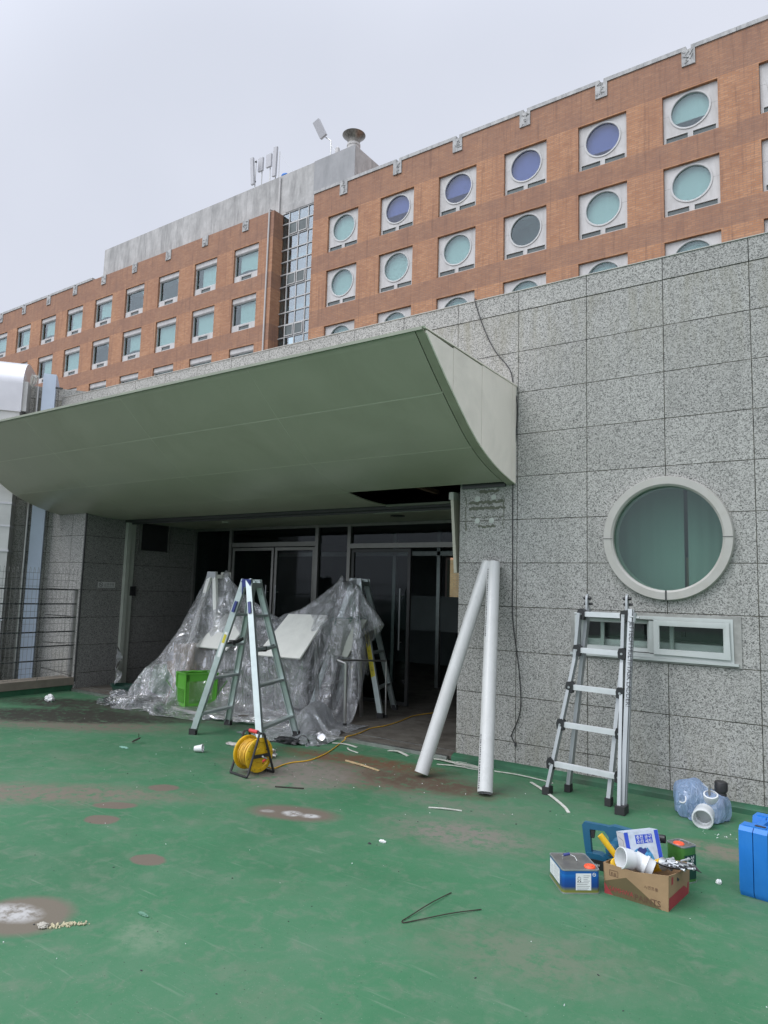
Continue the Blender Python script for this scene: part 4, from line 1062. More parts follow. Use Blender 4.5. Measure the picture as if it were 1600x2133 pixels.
# straight inner rails from the hinges down to the rear feet
rl, rr = pt(.60, -.335, .0), pt(.965, -.50, .0)
ax = (tr-tl).normalized()
def onl(a, b, z): return a.lerp(b, (z-a.z)/(b.z-a.z))
brk = 1.02
Lb, Rb = pt(.655, -.30, brk), pt(1.035, -.335, brk)
bm = B()
for a, b_ in ((rl, tl), (rr, tr)): 
    bar(bm, a+Vector((0, 0, .02)), b_-Vector((0, 0, .08)), .028, .064, (0, 1, .2)); wpart(ML, 'inner_rail', bm, MT['alu'], bevel=.002); bm = B()
for pts in ((Lf, Lb, onl(Lb, tl, 1.38)+Vector((-.02, -.045, 0))), (Rf, Rb, onl(Rb, tr, 1.38)+Vector((.0, -.045, 0)))):
    bm = B()
    pts = [pts[0]+Vector((0, 0, .03))]+list(pts[1:])
    for a, b_ in zip(pts, pts[1:]): bar(bm, a+Vector((0, -.035, 0)), b_+Vector((0, -.035, 0)), .024, .062, (0, 1, .15))
    wpart(ML, 'outer_rail', bm, MT['alu'], bevel=.002)
bm = B()
for a, b_ in ((pt(1.10, -.60, .03), pt(1.085, -.30, 1.42)),): bar(bm, a, b_, .030, .075, (0, 1, .2)); bar(bm, a+Vector((.019, 0, 0)), b_+Vector((.019, 0, 0)), .006, .03, (0, 1, .2))
wpart(ML, 'outer_rail', bm, MT['alu'], bevel=.003)
rz = [.225, .52, .805, 1.09, 1.372]
lx = [(.515, 1.055), (.575, 1.045), (.63, 1.037), (.672, 1.037), (.69, 1.04)]
for z, (xa, xb) in zip(rz, lx):
    yy = -.50+.17*z
    ya, yb = yy-.015, yy-.055-.03*(1-z/1.4)
    bm = B(); bar(bm, (xa, ya, z), (xb, yb, z), .034, .036); bar(bm, (xa, ya-.012, z+.019), (xb, yb-.012, z+.019), .006, .005); bar(bm, (xa, ya+.008, z+.019), (xb, yb+.008, z+.019), .006, .005)
    wpart(ML, 'rung', bm, MT.setdefault('alu_light', simple('rung_aluminium', (.60, .62, .62), .5, .45, .06, 12)), bevel=.004)
    for xx, y_ in ((xa, ya), (xb, yb)):
        bm = B(); prism(bm, [(-.026, -.035), (.02, -.045), (.03, -.01), (.03, .028), (.012, .045), (-.02, .04), (-.03, .01)], -.03, .028, Matrix.Translation((xx, y_, z)))
        br_ = wpart(ML, 'rung_bracket', bm, MT['black'], bevel=.004)
        bm = B(); cyl(bm, (xx, y_-.031, z), (xx, y_-.037, z), .009, seg=10); wpart(ML, 'rivet', bm, MT['alu'], br_)
for p, s_ in ((Lf+Vector((0, -.035, 0)), 1.0), (Rf+Vector((.012, -.035, 0)), 1.25), (rl, .8), (rr, .8)):
    bm = B(); cbox(bm, (0, 0, .0), (.055*s_, .085*s_, .055)); bm.transform(Matrix.Translation(p+Vector((0, 0, .03)))); wpart(ML, 'rubber_foot', bm, MT['rubber'], bevel=.008)
for p in (tl, tr):
    bm = B(); prism(bm, [(-.026, -.10), (-.028, .02), (-.02, .05), (0, .065), (.02, .05), (.028, .02), (.026, -.10)], -.008, .008, Matrix.Translation(p-Vector((0, .02, .03))) @ Matrix.Rotation(PI/2, 4, 'Z'))
    hg = wpart(ML, 'hinge', bm, MT['alu'], bevel=.003)
    bm = B(); cyl(bm, p+Vector((-.03, -.02, -.0)), p+Vector((.03, -.02, 0)), .013, seg=12); cyl(bm, p+Vector((-.035, .0, -.045)), p+Vector((.035, .0, -.045)), .010, seg=10); wpart(ML, 'hinge_knob', bm, MT['black'], hg)
bm = B(); cyl(bm, (1.02, -.33, 1.375), (1.16, -.36, 1.365), .007, seg=8); cyl(bm, (1.12, -.355, 1.33), (1.13, -.355, 1.40), .012, seg=8); cyl(bm, (.63, -.28, 1.376), (.70, -.28, 1.376), .008, seg=8)
wpart(ML, 'lock_pin', bm, MT['alu'])
Mt = Matrix.Translation((1.103, -.376, 1.30)) @ Matrix.Rotation(R(6), 4, 'X') @ Matrix.Rotation(R(-8), 4, 'Z') @ TXZ @ Matrix.Rotation(-PI/2, 4, 'Z')
tx = text('JETTECH MULTI-TASK LADDER!', .046, Matrix.Translation(-Vector(ML.location)) @ Matrix.Translation((1.088, -.362, 1.335)) @ Matrix.Rotation(R(-11.8), 4, 'X') @ TXZ @ Matrix.Rotation(-PI/2, 4, 'Z'), MT['ink'], 'lettering', ML, sx=.98)

# ---- two white drain pipes leaning at the pillar
def pipe(label, p0, p1, r, group, mark=None):
    p0, p1 = Vector(p0), Vector(p1)
    t = thing('drain_pipe', label, 'pipe', p0, 0, group)
    d = (p1-p0).normalized(); s, u = frame_from(d); bm = B(); n = 40; L = (p1-p0).length
    Mq = Matrix((( s.x, u.x, d.x, p0.x), (s.y, u.y, d.y, p0.y), (s.z, u.z, d.z, p0.z), (0, 0, 0, 1)))
    lathe(bm, [(r-.005, .002), (r, 0), (r, L), (r-.005, L-.0), (r-.006, L-.3)], n, Mq); lathe(bm, [(r-.005, .002), (r-.006, .5)], n, Mq); wpart(t, 'tube', bm, MT['pvc'], smooth=50)
    bm = B(); lathe(bm, [(0, .25), (r-.007, .25)], 24, Mq); lathe(bm, [(0, L-.25), (r-.007, L-.25)], 24, Mq); wpart(t, 'bore', bm, MT['ink'])
    if mark:
        bm = B(); random.seed(9)
        cv = Vector((2.64, -5.88, 1.5)); o = (cv-p0); o -= d*o.dot(d); o.normalize(); sd2 = d.cross(o)
        for (z0, z1) in mark:
            z = z0
            while z < z1:
                l = random.uniform(.006, .02); a = -.95
                q = p0+d*z+(o*math.cos(a)+sd2*math.sin(a))*(r+.0004)
                bar(bm, q, q+d*l, .010, .0008, (o*math.cos(a)+sd2*math.sin(a))); z += l+random.uniform(.004, .01)
        wpart(t, 'print_marks', bm, MT['ink'])
    return t
pipe('white plastic pipe slanting left across the dark doorway edge', (-.50, -.735, .03), (-.245, -.075, 1.79), .058, 'white drain pipes leaning on the pillar')
pipe('white plastic pipe standing almost upright against the pillar', (.150, -.875, .02), (-.195, -.065, 1.785), .058, 'white drain pipes leaning on the pillar', [(.02, .42), (1.25, 1.9)])

# ---- black cable hanging down the granite wall
HC = thing('hanging_cable', 'thin black cable hanging down the granite wall beside the canopy', 'cable', (-.46, -.01, 4.33))
def smoothpath(pts, n=8):
    out = []; P = [Vector(p) for p in pts]; P = [P[0]*2-P[1]]+P+[P[-1]*2-P[-2]]
    for i in range(1, len(P)-2):
        for k in range(n):
            t = k/n; a, b_, c, d = P[i-1:i+3]
            out.append(.5*((2*b_)+(c-a)*t+(2*a-5*b_+4*c-d)*t*t+(-a+3*b_-3*c+d)*t**3))
    out.append(P[-2]); return out
bm = B(); tube(bm, smoothpath([(-.46, .1, 4.345), (-.457, -.012, 4.34), (-.36, -.012, 4.05), (-.24, -.012, 3.80), (-.09, -.012, 3.60), (-.045, -.014, 3.45), (.0, -.02, 3.22), (-.015, -.016, 2.9), (-.04, -.012, 2.5), (-.035, -.012, 1.76), (-.03, -.012, 1.3), (.035, -.012, .85), (.05, -.012, .52), (-.03, -.012, .30), (-.03, -.012, .28), (.005, -.012, .22)], 6), .0045, 6)
wpart(HC, 'cable', bm, MT['cable'])
bm = B(); cyl(bm, (.005, -.014, .235), (.008, -.02, .205), .009, seg=8); wpart(HC, 'end_plug', bm, MT['black'])

# ---- cable reel
CR = thing('cable_reel', 'yellow extension cable reel on a black stand with red handle grip', 'cable reel', (-1.60, -1.55, 0))
# axis direction on the floor: from far-left flange to near-right flange
axd = (pt(-1.50, -1.57, 0)-pt(-1.705, -1.66, 0)).normalized(); axd = Vector((.93, .02, 0)).normalized()
ang = R(-8)
MA = Matrix.Translation((-1.615, -1.555, 0)) @ Matrix.Rotation(ang, 4, 'Z')      # local x = axle
MX = MA @ Matrix.Translation((0, 0, .157)) @ Matrix.Rotation(PI/2, 4, 'Y')
RR = .135
for s_ in (-1, 1):
    bm = B(); z = s_*.082
    lathe(bm, [(0, z+s_*.010), (.055, z+s_*.010), (.06, z+s_*.004), (.098, z+s_*.002), (.103, z+s_*.008), (.128, z+s_*.008), (RR, z+s_*.004), (RR+.002, z-s_*.004), (RR-.004, z-s_*.010), (.05, z-s_*.008)], 48, MX)
    fl = wpart(CR, 'flange', bm, MT['yellow'], smooth=30)
    bm = B()
    for k in range(12):
        a = 2*PI*k/12+.1; p = MX @ Vector((.108*math.cos(a), .108*math.sin(a), z+s_*.0095)); q = MX @ Vector((.124*math.cos(a+.05), .124*math.sin(a+.05), z+s_*.0095)); bar(bm, p, q, .002, .002)
    for k in range(4):
        a = 2*PI*k/4+.5; p = MX @ Vector((.078*math.cos(a), .078*math.sin(a), z+s_*.002)); q = MX @ Vector((.078*math.cos(a), .078*math.sin(a), z+s_*.0055)); cyl(bm, p, q, .0055, seg=8)
    wpart(CR, 'moulded_marks', bm, MT['ink_brown'], fl)
bm = B(); random.seed(4); pts = []
for lay_, r0 in enumerate((.078, .088, .098, .106)):
    turns = 13; 
    for i in range(turns*14):
        a = 2*PI*i/14; z = -.066+.132*(i/(turns*14)) if lay_ % 2 == 0 else .066-.132*(i/(turns*14))
        rr = r0+.004*math.sin(a*.37+lay_)+random.uniform(-.0012, .0012); zz = z+.008*math.sin(a*1.0+lay_*1.3)*(.2+.8*(lay_ > 1))
        pts.append(MX @ Vector((rr*math.cos(a), rr*math.sin(a), zz)))
tube(bm, pts, .0052, 6); wpart(CR, 'wound_cord', bm, MT['yellow_cord'], smooth=60)
for s_ in (-1, 1):
    x = s_*.112
    bm = B(); P0 = [MA @ Vector(v) for v in ((x*.98, -.135, .012), (x, -.125, .03), (x*.92, -.028, .315), (x*.85, -.018, .33))]
    P1 = [MA @ Vector(v) for v in ((x*.98, .135, .012), (x, .125, .03), (x*.92, .028, .315), (x*.85, .018, .33))]
    tube(bm, P0, .0095, 8); tube(bm, P1, .0095, 8)
    bar(bm, MA @ Vector((x, -.083, .157)), MA @ Vector((x, .083, .157)), .012, .026)
    wpart(CR, 'stand_frame', bm, MT['black'])
bm = B(); tube(bm, [MA @ Vector(v) for v in ((-.095, 0, .328), (-.06, 0, .333), (.06, 0, .333), (.095, 0, .328))], .0095, 8)
for y in (-.135, .135): tube(bm, [MA @ Vector((-.11, y, .0105)), MA @ Vector((.11, y, .0105))], .0095, 8)
wpart(CR, 'cross_tube', bm, MT['black'])
bm = B(); tube(bm, [MA @ Vector((-.055, 0, .333)), MA @ Vector((.05, 0, .333))], .0155, 12); wpart(CR, 'grip', bm, MT['red'])
bm = B(); tube(bm, [MA @ Vector(v) for v in ((.123, -.0, .157), (.135, .0, .150), (.138, .035, .135))], .006, 8); 
wpart(CR, 'crank', bm, MT['alu'])
bm = B(); tube(bm, [MA @ Vector(v) for v in ((.140, .015, .128), (.148, -.012, .122))], .009, 8); wpart(CR, 'crank_knob', bm, MT['red'])
EC = thing('extension_cord', 'yellow cord running from the reel across the floor into the doorway', 'cord', (-1.6, -1.2, 0))
bm = B(); tube(bm, smoothpath([(-1.545, -1.47, .05), (-1.56, -1.36, .012), (-1.60, -1.20, .006), (-1.595, -1.08, .006), (-1.55, -.98, .006), (-1.545, -.86, .006), (-1.60, -.62, .006), (-1.70, -.36, .006), (-1.77, -.20, .006), (-1.80, -.09, .02), (-1.81, -.05, .042), (-1.825, .10, .037), (-1.86, .30, .037), (-1.905, .50, .037), (-1.875, .72, .037), (-1.90, 1.05, .037), (-1.98, 1.5, .037), (-1.9, 1.9, .037)], 6), .0055, 7)
wpart(EC, 'cord', bm, MT['yellow_cord'], smooth=60)

# ---- numbers below are metres on the floor, measured from the wall's first joint
def M_at(x, y, z=0, rz=0): return Matrix.Translation((x, y, z)) @ Matrix.Rotation(rz, 4, 'Z')
def decal(bm, M, x0, z0, x1, z1, y=-.0006):
    """thin printed patch on the local -Y face"""
    v = [bm.verts.new(M @ Vector(p)) for p in ((x0, y, z0), (x1, y, z0), (x1, y, z1), (x0, y, z1))]; bm.faces.new(v)
def rbox_poly(w, d, r, n=4):
    o = []
    for cx, cy, a0 in ((w/2-r, d/2-r, 0), (-w/2+r, d/2-r, PI/2), (-w/2+r, -d/2+r, PI), (w/2-r, -d/2+r, 3*PI/2)):
        for i in range(n+1):
            a = a0+PI/2*i/n; o.append((cx+r*math.cos(a), cy+r*math.sin(a)))
    return o
def vprism(bm, poly, z0, z1, M=Matrix()):
    a = [bm.verts.new(M @ Vector((p[0], p[1], z0))) for p in poly]; b = [bm.verts.new(M @ Vector((p[0], p[1], z1))) for p in poly]
    bm.faces.new(a[::-1]); bm.faces.new(b)
    for i in range(len(poly)): bm.faces.new((a[i], a[(i+1) % len(poly)], b[(i+1) % len(poly)], b[i]))
# gradient print of the blue tin
def tin_blue():
    m, nt = mk('printed_blue_tin'); tc = nd(nt, 'ShaderNodeTexCoord'); sx = nd(nt, 'ShaderNodeSeparateXYZ', {0: tc.outputs['Object']})
    z = sx.outputs[2]; x = sx.outputs[0]
    c = ramp(nt, nd(nt, 'ShaderNodeMapRange', {0: z, 1: 0., 2: .115}).outputs[0], [(0, (.22, .21, .03)), (.13, (.16, .17, .04)), (.3, (.01, .045, .19)), (.62, (.008, .07, .30)), (.8, (.01, .13, .40)), (.82, (.008, .09, .33)), (1, (.008, .10, .36))])
    finish(nt, **{'Base Color': c, 'Roughness': .3, 'Specular IOR Level': .5}); return m
MT['tin_blue'] = tin_blue()
def tin(name, label, x, y, rz, w, d, h, body, extras):
    t = thing(name, label, 'tin', (x, y, 0), rz); 
    bm = B(); vprism(bm, rbox_poly(w, d, .018), .004, h-.004); obj('body', bm, body, t, smooth=30)
    bm = B()
    for z in (.0, h-.006):
        o = rbox_poly(w+.004, d+.004, .019); i_ = rbox_poly(w-.008, d-.008, .015)
        n = len(o)
        for k in range(n):
            k2 = (k+1) % n
            q = [[bm.verts.new((p[0], p[1], zz)) for zz in (z, z+.006)] for p in (o[k], o[k2], i_[k2], i_[k])]
            bm.faces.new((q[0][0], q[1][0], q[1][1], q[0][1])); bm.faces.new((q[0][1], q[1][1], q[2][1], q[3][1])); bm.faces.new((q[2][0], q[3][0], q[3][1], q[2][1]))
    bmesh.ops.remove_doubles(bm, verts=bm.verts, dist=.0001); obj('rim', bm, MT['alu'], t, smooth=30)
    bm = B(); vprism(bm, rbox_poly(w-.008, d-.008, .015), h-.0039, h-.002); obj('lid', bm, MT['tin'], t)
    return t
# blue tin lying flat: corner (1.271,-2.241), along to (1.111,-2.078) and (1.422,-2.12)
TB = tin('solvent_tin', 'flat blue solvent tin with red cap left of the cardboard box', 1.262, -2.055, R(38), .195, .235, .118, MT['tin_blue'], None)
bm = B(); lathe(bm, [(0, .010), (.016, .010), (.018, .006), (.026, .008), (.029, .004), (.030, 0)], 28, M_at(.060, -.075, .1165)); obj('cap', bm, MT['orange'], TB)
bm = B(); tube(bm, [Vector(v) for v in ((-.05, .03, .117), (-.052, .03, .134), (-.02, .035, .142), (.012, .02, .134), (.018, .0, .118))], .0022, 6); obj('wire_handle', bm, MT['alu'], TB)
bm = B(); tube(bm, [Vector((-.045, .031, .137)), Vector((-.012, .033, .143))], .0075, 10); obj('handle_grip', bm, MT['navy'], TB)
bm = B(); MF = Matrix.Translation((0, -.1178, 0)); decal(bm, MF, -.028, .018, .052, .100); obj('paper_label', bm, MT['white_paper'], TB)
bm = B(); 
for k in range(9): decal(bm, MF, .012 if k < 4 else -.022, .088-.0085*k, .045-.006*(k % 3), .0895-.0085*k, -.0012)
rng(bm, -.010, .075, .0075, .0088, MF @ Matrix.Translation((0, -.0012, 0)), 12); box(bm, (-.019, -.0011, .058), (-.014, -.0009, .064), 0, MF); box(bm, (-.006, -.0011, .058), (-.001, -.0009, .064), 0, MF)
obj('label_print', bm, MT['ink'], TB)
bm = B(); rng(bm, .068, .094, .007, .009, MF @ Matrix.Translation((0, -.0008, 0)), 16); decal(bm, MF, .063, .0925, .073, .0955, -.0009); obj('roundel', bm, MT['white_paper'], TB)
ML_ = Matrix.Rotation(-PI/2, 4, 'Z') @ Matrix.Translation((0, -.0978, 0))
bm = B(); decal(bm, ML_, -.095, .030, .075, .104); obj('paper_label', bm, MT['white_paper'], TB)
bm = B()
for k in range(8):
    decal(bm, ML_, -.02, .096-.008*k, .068-.01*(k % 3), .0975-.008*k, -.0012)
    if k > 1: decal(bm, ML_, -.085, .096-.008*k, -.03, .0972-.008*k, -.0012)
obj('label_print', bm, simple('soft_ink', (.22, .24, .27), .8), TB)

# cardboard box with flaps pushed in, tilted a little
CB = thing('cardboard_box', 'open brown paint carton full of tools and plastic fittings', 'box', (1.60, -1.92, 0), R(-1))
ca, cb, cc, cdv = pt(1.425, -2.055, 0), pt(1.745, -2.085, 0), pt(1.775, -1.775, 0), pt(1.455, -1.745, 0)
hh = (.150, .170, .150, .145)
bm = B(); low = [ca, cb, cc, cdv]; th = .004
cen = (ca+cb+cc+cdv)/4
top_ = [p+(p-cen)*.03+Vector((0, 0, hgt_)) for p, hgt_ in zip(low, hh)]
for i in range(4):
    a, b_, c_, d_ = low[i], low[(i+1) % 4], top_[(i+1) % 4], top_[i]
    mid = (c_+d_)/2-Vector((0, 0, .018)); mid2 = mid+(mid-cen)*.02
    inn = (cen-(a+b_)/2); inn.z = 0; inn = inn.normalized()*th
    o = [bm.verts.new(p) for p in (a, b_, c_, mid2, d_)]; n_ = [bm.verts.new(p+inn) for p in (a, b_, c_, mid2, d_)]
    bm.faces.new(o); bm.faces.new(n_[::-1])
    for k in range(5): bm.faces.new((o[k], n_[k], n_[(k+1) % 5], o[(k+1) % 5]))
wpart(CB, 'side', bm, MT['card'], smooth=10)
bm = B(); bm.faces.new([bm.verts.new(p+Vector((0, 0, .05))) for p in low]); wpart(CB, 'bottom', bm, MT['card_in'])
def face_frame(a, b_):
    """matrix: local x along a->b, z up, -y outward"""
    x = (b_-a).normalized(); z = Vector((0, 0, 1)); y = z.cross(x)
    return Matrix(((x.x, y.x, 0, a.x), (x.y, y.y, 0, a.y), (0, 0, 1, 0), (0, 0, 0, 1)))
FA = face_frame(ca, cb); FB = face_frame(cb, cc)
def shear(F, k): return F @ Matrix(((1, 0, 0, 0), (0, 1, -k, 0), (0, 0, 1, 0), (0, 0, 0, 1)))
FA2, FB2 = shear(FA, .028), shear(FB, .028)
bm = B(); v = [bm.verts.new(FA2 @ Vector(p)) for p in ((.0, -.001, .0), (.29, -.001, .0), (.115, -.001, .105), (.0, -.001, .06))]; bm.faces.new(v); wpart(CB, 'printed_shade', bm, simple('dark_print', (.105, .08, .035), .85, var=.1))
bm = B(); v = [bm.verts.new(FA2 @ Vector(p)) for p in ((.0, -.0014, .0), (.045, -.0014, .0), (.0, -.0014, .055))]; bm.faces.new(v); decal(bm, FB2, .005, .003, .30, .062, -.001); decal(bm, FA2, .185, .112, .25, .132, -.0012); decal(bm, FB2, .035, .115, .06, .150, -.001); wpart(CB, 'red_print', bm, MT['ink_red'])
TB_ = Matrix.Translation(-CB.location); TB_ = mat_of(CB).inverted()
text('PAINTS', .040, TB_ @ FA2 @ Matrix.Translation((.155, -.0022, .012)) @ TXZ, MT['ink_brown'], 'lettering', CB, .0002, sx=1.0)
text('SAMHWA', .034, TB_ @ FA2 @ Matrix.Translation((.025, -.0022, .020)) @ TXZ, MT['ink_red'], 'lettering', CB, .0002, sx=.85)
text('시멘트용', .019, TB_ @ FA2 @ Matrix.Translation((.205, -.0022, .082)) @ TXZ, MT['ink_brown'], 'lettering', CB, .0002)
bm = B(); ring(bm, 0, 0, .045, .028, .0015, -.0004, .0004); bm.transform(FA2 @ Matrix.Translation((.028, -.0018, .095))); wpart(CB, 'stamp', bm, MT['ink_brown'])
text('조심', .017, TB_ @ FA2 @ Matrix.Translation((.033, -.0022, .1)) @ TXZ, MT['ink_brown'], 'lettering', CB, .0002)
bm = B(); lathe(bm, [(0, 0), (.022, 0)], 16, FB2 @ M4((.135, -.0018, .125), (PI/2, 0, 0), (1, .8, 1))); wpart(CB, 'hand_hole', bm, MT['ink'])

def fitting(label, parts, at, rot, group=None, name='pipe_fitting'):
    t = thing(name, label, 'pipe fitting', at, 0, group)
    M0 = Euler(rot).to_matrix().to_4x4()
    for nm, prof, M1 in parts:
        bm = B(); lathe(bm, prof, 36, M0 @ M1); obj(nm, bm, MT['pvc_w'], t, smooth=40)
    return t
MT['pvc_w'] = simple('white_fitting', (.60, .62, .62), .3, var=.03)
# white bend sticking out of the box
sock = [(.040, .02), (.047, .0), (.051, .0), (.052, .05), (.047, .056), (.044, .09), (.040, .09), (.040, .02)]
WB = thing('white_bend', 'large white plastic pipe bend resting on top of the cardboard box', 'pipe fitting', (1.585, -1.96, .17))
bm = B(); MO = Matrix.Translation((1.515, -2.03, .195))
dirm = Vector((-.60, -.72, .22)).normalized(); s_, u_ = frame_from(dirm)
Mq = Matrix(((s_.x, u_.x, dirm.x, 1.565), (s_.y, u_.y, dirm.y, -1.975), (s_.z, u_.z, dirm.z, .165), (0, 0, 0, 1)))
lathe(bm, [(.042, -.02), (.043, .03), (.050, .035), (.053, .095), (.049, .097), (.047, .04), (.040, .03), (.038, -.02)], 40, Mq); wpart(WB, 'socket', bm, MT['pvc_w'], smooth=40)
dir2 = Vector((.93, .1, -.35)).normalized(); s_, u_ = frame_from(dir2)
Mq2 = Matrix(((s_.x, u_.x, dir2.x, 1.58), (s_.y, u_.y, dir2.y, -1.965), (s_.z, u_.z, dir2.z, .160), (0, 0, 0, 1)))
bm = B(); lathe(bm, [(.044, -.03), (.044, .02), (.050, .024), (.051, .034), (.045, .038), (.044, .07), (.040, .07), (.0, .068)], 40, Mq2); bmesh.ops.create_uvsphere(bm, u_segments=24, v_segments=14, radius=.0445, matrix=Matrix.Translation((1.572, -1.97, .162))); wpart(WB, 'elbow', bm, MT['pvc_w'], smooth=60)
# yellow stick tool
YT = thing('yellow_tube', 'bright yellow plastic tube poking up from the cardboard box', 'tube', (1.50, -1.95, .15))
bm = B(); cyl(bm, (1.515, -1.96, .10), (1.385, -2.00, .262), .0155, .016, 20); wpart(YT, 'tube', bm, MT['yellow'])
YP = thing('yellow_tape_reel', 'yellow tape measure disc tucked in the box corner', 'tool', (1.47, -2.0, .10))
bm = B(); lathe(bm, [(0, -.012), (.028, -.012), (.032, -.008), (.032, .008), (.028, .012), (.008, .012), (0, .006)], 24, M4((1.472, -2.005, .135), (1.1, .3, .4))); wpart(YP, 'disc', bm, MT['yellow'])
# blue tool box standing in the carton
BX = thing('tool_package', 'blue and white tool package standing upright in the cardboard box', 'box', (1.57, -1.87, .12), R(38))
pw, pd, ph = .185, .11, .165
TI = Matrix.Rotation(R(-6), 4, 'Y') @ Matrix.Rotation(R(-14), 4, 'X')
bm = B(); box(bm, (-pw/2, -pd/2, 0), (pw/2, pd/2, ph), 0, TI); pk = obj('carton', bm, simple('pack_grey', (.44, .49, .56), .5, var=.15, scale=30), BX, bevel=.002)
Fp = TI @ Matrix.Translation((0, -pd/2, 0))
bm = B(); decal(bm, Fp, -pw/2+.001, .001, -pw/2+.022, ph-.001); decal(bm, Fp, pw/2-.022, .001, pw/2-.001, ph-.001); decal(bm, Fp, -.035, .105, .055, .148); decal(bm, Fp, -pw/2, .0, pw/2, .012, -.0008); obj('blue_print', bm, simple('pack_blue', (.02, .06, .42), .4), pk)
pk.parent = BX
bm = B(); n = 0
for pts_ in ([(-.065, .02), (-.02, .012), (.05, .012), (.04, .05), (.02, .085), (-.0, .075), (-.012, .09), (-.04, .082), (-.07, .06)],):
    v = [bm.verts.new(Fp @ Vector((p[0], -.0012, p[1]))) for p in pts_]; bm.faces.new(v)
obj('tool_picture', bm, simple('pack_cyan', (.04, .22, .42), .4, var=.6, scale=60), BX)
bm = B(); v = [bm.verts.new(Fp @ Vector((p[0], -.0018, p[1]))) for p in ((-.035, .05), (-.01, .045), (.015, .07), (.01, .085), (-.005, .08), (-.02, .09), (-.035, .08))]; bm.faces.new(v); obj('tool_picture_dark', bm, MT['navy'], BX)
text('충전 공구\n수리 세트', .021, Fp @ Matrix.Translation((-.031, -.0016, .128)) @ TXZ, MT['white_paper'], 'lettering', BX, .0002)
bm = B(); Fl = TI @ Matrix.Rotation(-PI/2, 4, 'Z') @ Matrix.Translation((0, -pw/2, 0)); decal(bm, Fl, -pd/2+.004, .004, pd/2-.004, ph-.004); obj('plain_end', bm, MT['grey_card'], BX)
bm = B(); bar(bm, Fl @ Vector((-.04, -.0012, .14)), Fl @ Vector((.03, -.0012, .125)), .001, .001); bar(bm, Fl @ Vector((.03, -.0012, .125)), Fl @ Vector((.03, -.0012, .03)), .001, .001); obj('crease', bm, MT['ink'], BX)
# grinder and bolts on a dust guard
AG = thing('angle_grinder', 'yellow and grey tool head lying in the box behind the white bend', 'power tool', (1.70, -1.93, .14))
bm = B(); cyl(bm, (1.625, -1.90, .13), (1.685, -1.93, .165), .028, .030, 18); wpart(AG, 'motor_housing', bm, MT['yellow'], bevel=.002)
bm = B(); cyl(bm, (1.685, -1.93, .165), (1.71, -1.942, .172), .033, .022, 18); cyl(bm, (1.71, -1.942, .172), (1.735, -1.952, .165), .020, .018, 14); wpart(AG, 'gear_head', bm, MT['alu'], bevel=.002)
DT = thing('black_scoop', 'black curved scoop heaped with grey bolts over the box corner', 'scoop', (1.78, -1.95, .16))
bm = B(); n1, n2 = 16, 10; g_ = []
for i in range(n1+1):
    t = i/n1; row = []
    for j in range(n2+1):
        a = (j/n2-.5)*2.4; wdt = .055*(math.sin(PI*min(1, t*.92+.12)))**.6
        x = 1.665+.20*t; y = -1.965+.05*t+math.sin(a)*wdt; z = .175-.02*math.sin(PI*t)+(1-math.cos(a))*wdt*.55+(.03*(t-.8)*5*-1 if t > .8 else 0)+.015*t
        row.append(bm.verts.new((x, y, z)))
    g_.append(row)
for i in range(n1):
    for j in range(n2): bm.faces.new((g_[i][j], g_[i+1][j], g_[i+1][j+1], g_[i][j+1]))
so = wpart(DT, 'scoop', bm, MT['black'], smooth=70); md = so.modifiers.new('thick', 'SOLIDIFY'); md.thickness = .003
random.seed(31)
for k in range(22):
    p = pt(1.69+random.random()*.13, -1.965+random.uniform(-.022, .03), .178+random.random()*.028); a = random.uniform(-.9, .9); L = random.uniform(.02, .05)
    d = Vector((math.cos(a), math.sin(a), random.uniform(-.25, .25)))*L
    bt_ = thing('anchor_bolt', 'small bright anchor bolt in the heap on the black scoop', 'bolt', p, 0, 'bolts heaped on the black scoop')
    bm = B(); cyl(bm, (0, 0, 0), d, .0045, .0045, 8); cyl(bm, d*.85, d, .0075, .007, 6); obj('bolt', bm, MT['bolt'] if 'bolt' in MT else MT.setdefault('bolt', simple('zinc', (.50, .52, .53), .35, .6)), bt_)
# white screws bag edge
# green tin behind
GT = tin('green_tin', 'upright green printed tin with red cap behind the cardboard box', 1.705, -1.61, R(-30), .115, .105, .190, simple('tin_green', (.055, .17, .035), .3, var=.35, scale=14), None)
bm = B(); lathe(bm, [(0, .006), (.026, .006), (.030, 0)], 24, M_at(.0, -.02, .1885)); obj('cap', bm, MT['orange'], GT)
bm = B(); tube(bm, [Vector(v) for v in ((-.03, .02, .19), (-.02, .03, .197), (.02, .03, .197), (.03, .02, .19))], .002, 6); obj('wire_handle', bm, MT['alu'], GT)
bm = B(); v = [bm.verts.new(Vector(p)) for p in ((-.030, -.0535, .02), (-.008, -.0535, .02), (.020, -.0535, .10), (-.004, -.0535, .10))]; bm.faces.new(v); obj('pale_flash', bm, MT['grey_card'], GT)
FR_ = Matrix.Rotation(PI/2, 4, 'Z') @ Matrix.Translation((0, -.0585, 0))
bm = B(); decal(bm, FR_, -.042, .02, .042, .145); obj('dark_panel', bm, MT['dark_green'], GT)
text('수성\n방수', .036, FR_ @ Matrix.Translation((-.036, -.0012, .11)) @ TXZ, MT['white_paper'], 'lettering', GT, .0002)

